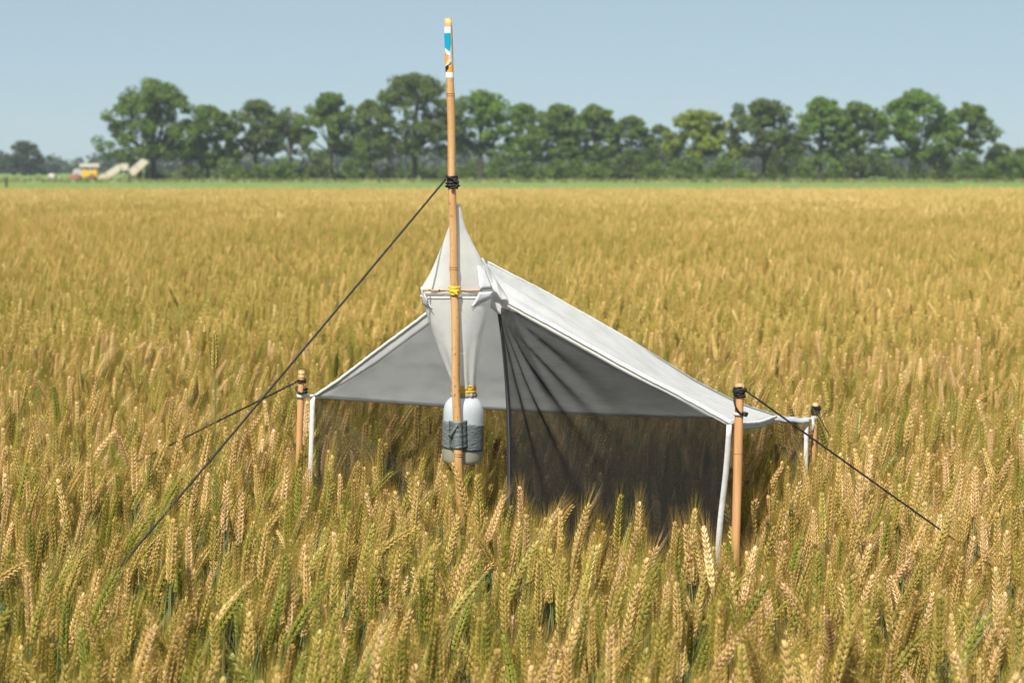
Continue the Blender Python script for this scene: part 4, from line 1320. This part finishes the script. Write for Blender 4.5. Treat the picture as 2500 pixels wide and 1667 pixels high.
def scatter(name, pts, rots, scl, idx, tint, coll, label):
    me = bpy.data.meshes.new(name); me.from_pydata([tuple(p) for p in pts], [], [])
    a = me.attributes.new('rot', 'FLOAT_VECTOR', 'POINT'); a.data.foreach_set('vector', np.asarray(rots, dtype=np.float32).ravel())
    a = me.attributes.new('scl', 'FLOAT_VECTOR', 'POINT'); a.data.foreach_set('vector', np.asarray(scl, dtype=np.float32).ravel())
    a = me.attributes.new('idx', 'INT', 'POINT'); a.data.foreach_set('value', np.asarray(idx, dtype=np.int32))
    a = me.attributes.new('tint', 'FLOAT', 'POINT'); a.data.foreach_set('value', np.asarray(tint, dtype=np.float32))
    o = bpy.data.objects.new(name, me); COL.objects.link(o)
    ng = bpy.data.node_groups.new(name, 'GeometryNodeTree')
    ng.interface.new_socket('Geometry', in_out='INPUT', socket_type='NodeSocketGeometry')
    ng.interface.new_socket('Geometry', in_out='OUTPUT', socket_type='NodeSocketGeometry')
    gi = ng.nodes.new('NodeGroupInput'); go = ng.nodes.new('NodeGroupOutput')
    ci = ng.nodes.new('GeometryNodeCollectionInfo'); ci.inputs['Collection'].default_value = coll
    ci.inputs['Separate Children'].default_value = True; ci.inputs['Reset Children'].default_value = True
    ip = ng.nodes.new('GeometryNodeInstanceOnPoints'); ip.inputs['Pick Instance'].default_value = True
    def na(nm, ty):
        q = ng.nodes.new('GeometryNodeInputNamedAttribute'); q.data_type = ty; q.inputs['Name'].default_value = nm; return q.outputs['Attribute']
    e2r = ng.nodes.new('FunctionNodeEulerToRotation')
    ng.links.new(na('rot', 'FLOAT_VECTOR'), e2r.inputs[0])
    ng.links.new(gi.outputs[0], ip.inputs['Points']); ng.links.new(ci.outputs[0], ip.inputs['Instance'])
    ng.links.new(na('idx', 'INT'), ip.inputs['Instance Index']); ng.links.new(e2r.outputs[0], ip.inputs['Rotation'])
    ng.links.new(na('scl', 'FLOAT_VECTOR'), ip.inputs['Scale']); ng.links.new(ip.outputs[0], go.inputs[0])
    md = o.modifiers.new('stalks', 'NODES'); md.node_group = ng
    return tag(o, label, 'wheat', kind='stuff')


# --- near field, stalk by stalk
NEAR_FAR = 9.0
DENS = 370
cell = 1 / math.sqrt(DENS)
seamg, rfg = (SEAM[-1].x, 4.87), (TAPE_RF[-1].x, 4.37)
segs = [((SEAM[0].x, 4.89), (RF.x, RF.y)), (seamg, rfg), ((Ltop.x, Ltop.y), (RR.x, RR.y)), ((RF.x, RF.y), (RR.x, RR.y))]


def seg_d(x, y, s):
    (ax_, ay), (bx, by) = s; dx, dy = bx - ax_, by - ay
    t_ = max(0, min(1, ((x - ax_) * dx + (y - ay) * dy) / (dx * dx + dy * dy)))
    return math.hypot(x - ax_ - dx * t_, y - ay - dy * t_)


def field_tint(x, y):
    return .475 + .13 * math.sin(x * 1.3 + y * .7) * math.sin(y * .9 - x * .4 + 1)


rs_ = random.Random(77)
cand = []
y = 2.75
while y < NEAR_FAR:
    half = .257 * y * 1.02 + 1.1
    x = -half
    while x < half:
        X = x + cell * rs_.random(); Yy = y + cell * rs_.random(); x += cell
        d_ = min(seg_d(X, Yy, s) for s in segs)
        k = rs_.choices(range(len(KINDS)), WEIGHT)[0]
        lean = KINDS[k][0]
        if d_ < .016 or (d_ < .05 and rs_.random() < .25): continue
        if d_ < .11 and k > 4: k = rs_.randrange(0, 4)
        if math.hypot(X - PP[-1].x, Yy - PY) < .02 or min(math.hypot(X - s_[1].x, Yy - s_[1].y) for s_ in (SL, SR, SB)) < .022: continue
        if math.hypot(X - Bb.x, Yy - BY) < .075 : continue
        az = rs_.gauss(0, 1.15) if rs_.random() < .85 else rs_.uniform(-3.14, 3.14)
        if d_ < .11: az = rs_.choice([-1.57, 1.57]) * 0 + rs_.gauss(math.atan2(-.58, .49), .5) if rs_.random() < .5 else az
        sc = rs_.gauss(.985, .062); sc = max(.78, min(1.13, sc))
        tn = max(0, min(1, rs_.gauss(field_tint(X, Yy), .25)))
        cand.append((X, Yy, k, az, sc, tn, rs_.gauss(0, .06), rs_.gauss(0, .06), rs_.random() < .5))
    y += cell


for dx_, yy_, k_, az_, sc_, tn_ in ((-.022, 4.70, 0, 2.6, 1.06, .45), (.004, 4.735, 1, -.4, 1.05, .7), (.03, 4.71, 4, 2.9, 1.09, .55), (-.05, 4.69, 2, .3, 1.06, .5), (.012, 4.66, 9, 0, 1.0, .6), (-.008, 4.63, 3, .2, 1.0, .75), (.055, 4.74, 4, 3.0, 1.12, .5)):
    cand.append((PP[-1].x + dx_, yy_, k_, az_, sc_, tn_, 0, 0, False))


for px_s, y_s, k_, az_, sc_, tn_ in ((1752, 4.24, 1, .3, 1.0, .6), (1766, 4.20, 0, 2.5, .99, .45), (1740, 4.27, 3, .1, .98, .7), (1776, 4.25, 2, 2.8, 1.01, .5), (1760, 4.15, 4, .5, 1.0, .62), (1748, 4.18, 0, 1.6, 1.02, .4), (1770, 4.28, 9, 0, .97, .55)):
    cand.append((at(px_s, 1300, y_s).x, y_s, k_, az_, sc_, tn_, 0, 0, False))


def top_of(c):
    X, Yy, k, az, sc = c[:5]
    n_, cu, h = KINDS[k]
    return X + math.cos(az) * sc * .09 * n_, Yy + math.sin(az) * sc * .09 * n_, sc * (h + EAR_L * .5 * math.cos(n_))


vis = []
for i, c in enumerate(cand):
    tx, ty, tz = top_of(c); px, py = proj(tx, ty, tz)
    if 8 < px < 2492 and py < 1640: vis.append((py > 1640, -((1) / ty), i))
vis.sort(key=lambda q: q[1])
single = set(i for _, _, i in vis[:300])

GROUP = 'foremost wheat stalks of the field'


PLACES = [(240, 'near the left edge'), (640, 'below the long rope'), (980, 'before the knotted stake'), (1230, 'before the bamboo pole'), (1600, 'before the black netting'), (1900, 'before the thickest stake'), (2260, 'below the outer rope'), (9999, 'near the right edge')]


def stalk_label(k, az, tn, sc, X, Yy):
    n_ = KINDS[k][0]
    colw = 'greenish' if tn < .36 else ('golden' if tn < .62 else 'pale straw-coloured')
    if n_ < .10: ln = 'upright'
    elif n_ < .3: ln = 'gently nodding' if abs(math.cos(az)) < .5 else ('slightly right-leaning' if math.cos(az) > 0 else 'slightly left-leaning')
    else: ln = 'bowing' if abs(math.cos(az)) < .5 else ('strongly right-leaning' if math.cos(az) > 0 else 'strongly left-leaning')
    ht = 'tall ' if sc > 1.05 else ('short ' if sc < .91 else '')
    px_ = proj(X, Yy, .8)[0]
    return '%s%s wheat stalk, %s, in the foremost rows %s' % (ht, colw, ln, next(w for lim, w in PLACES if px_ < lim))


def make_single(X, Yy, k, az, sc, tn, rx, ry, flip, label=None, group=GROUP, name='wheat_stalk', meshes=None):
    t = bpy.data.objects.new(name, None); COL.objects.link(t); t.empty_display_size = .05
    t.location = (X, Yy, 0); t.rotation_euler = (rx, ry, az); t.scale = (sc, sc, sc)
    tag(t, label or stalk_label(k, az, tn, sc, X, Yy), 'wheat', group)
    ms = meshes or part_meshes[k]; e = None
    for key, me_ in [('stem', ms['stem']), ('ear', ms['ear'])] + [('leaf', q) for q in ms['leaf']] + [('awns', ms['awns'])]:
        o = bpy.data.objects.new(key if key != 'awns' else 'beard', me_); COL.objects.link(o); o['tint'] = tn
        o.parent = e if key == 'awns' else t
        if key == 'ear': e = o
    return t


for i in sorted(single):
    make_single(*cand[i])
# one tall stalk overtops the crop
tall = stalk_meshes(777, .01, .03, 1.20, ear_l=.088, nodes=19, leaves=1, awn_l=.03, fat=1.5)
tall_m = stalk_part_meshes(tall)
tp_ = at(523, 905, 4.62)
make_single(tp_.x, 4.62, 0, 0, tp_.z / 1.20, .30, 0, 0, False, 'single tall thin wheat stalk standing well above the field beside the crossing ropes', None, 'tall_wheat_stalk', tall_m)

rest = [c for i, c in enumerate(cand) if i not in single]
scatter('wheat_field', [(c[0], c[1], 0) for c in rest], [(c[6], c[7], c[3]) for c in rest], [(c[4],) * 3 for c in rest], [c[2] for c in rest], [c[5] for c in rest], near_col,
        'dense ripening bearded wheat around the trap')
# --- middle and far field in patches
pts, rots, scl, idx, tnt = [], [], [], [], []
y = NEAR_FAR + PATCH / 2
while y < FIELD_FAR:
    half = .257 * y * 1.03 + 2.0; x = -half
    while x < half + PATCH:
        lod = 0 if y < 24 + 24 * rs_.random() else 1
        pts.append((x + rs_.uniform(-.03, .03), y + rs_.uniform(-.03, .03), 0)); rots.append((0, 0, rs_.choice([0, 0, .2, -.2]) + rs_.uniform(-.1, .1)))
        s_ = 1 + rs_.gauss(0, .02); scl.append((1.04, 1.04, s_ * (1.0))); idx.append(lod * NPV + rs_.randrange(NPV))
        tnt.append(max(0, min(1, (field_tint(x * .35, y * .35) - .56) * .4 + (.50 if lod == 0 else .56) + rs_.gauss(0, .05)))); x += PATCH
    y += PATCH
scatter('wheat_field', pts, rots, scl, idx, tnt, patch_col, 'golden wheat stretching away to the green strip')
print('near stalks', len(cand), 'patches', len(pts))
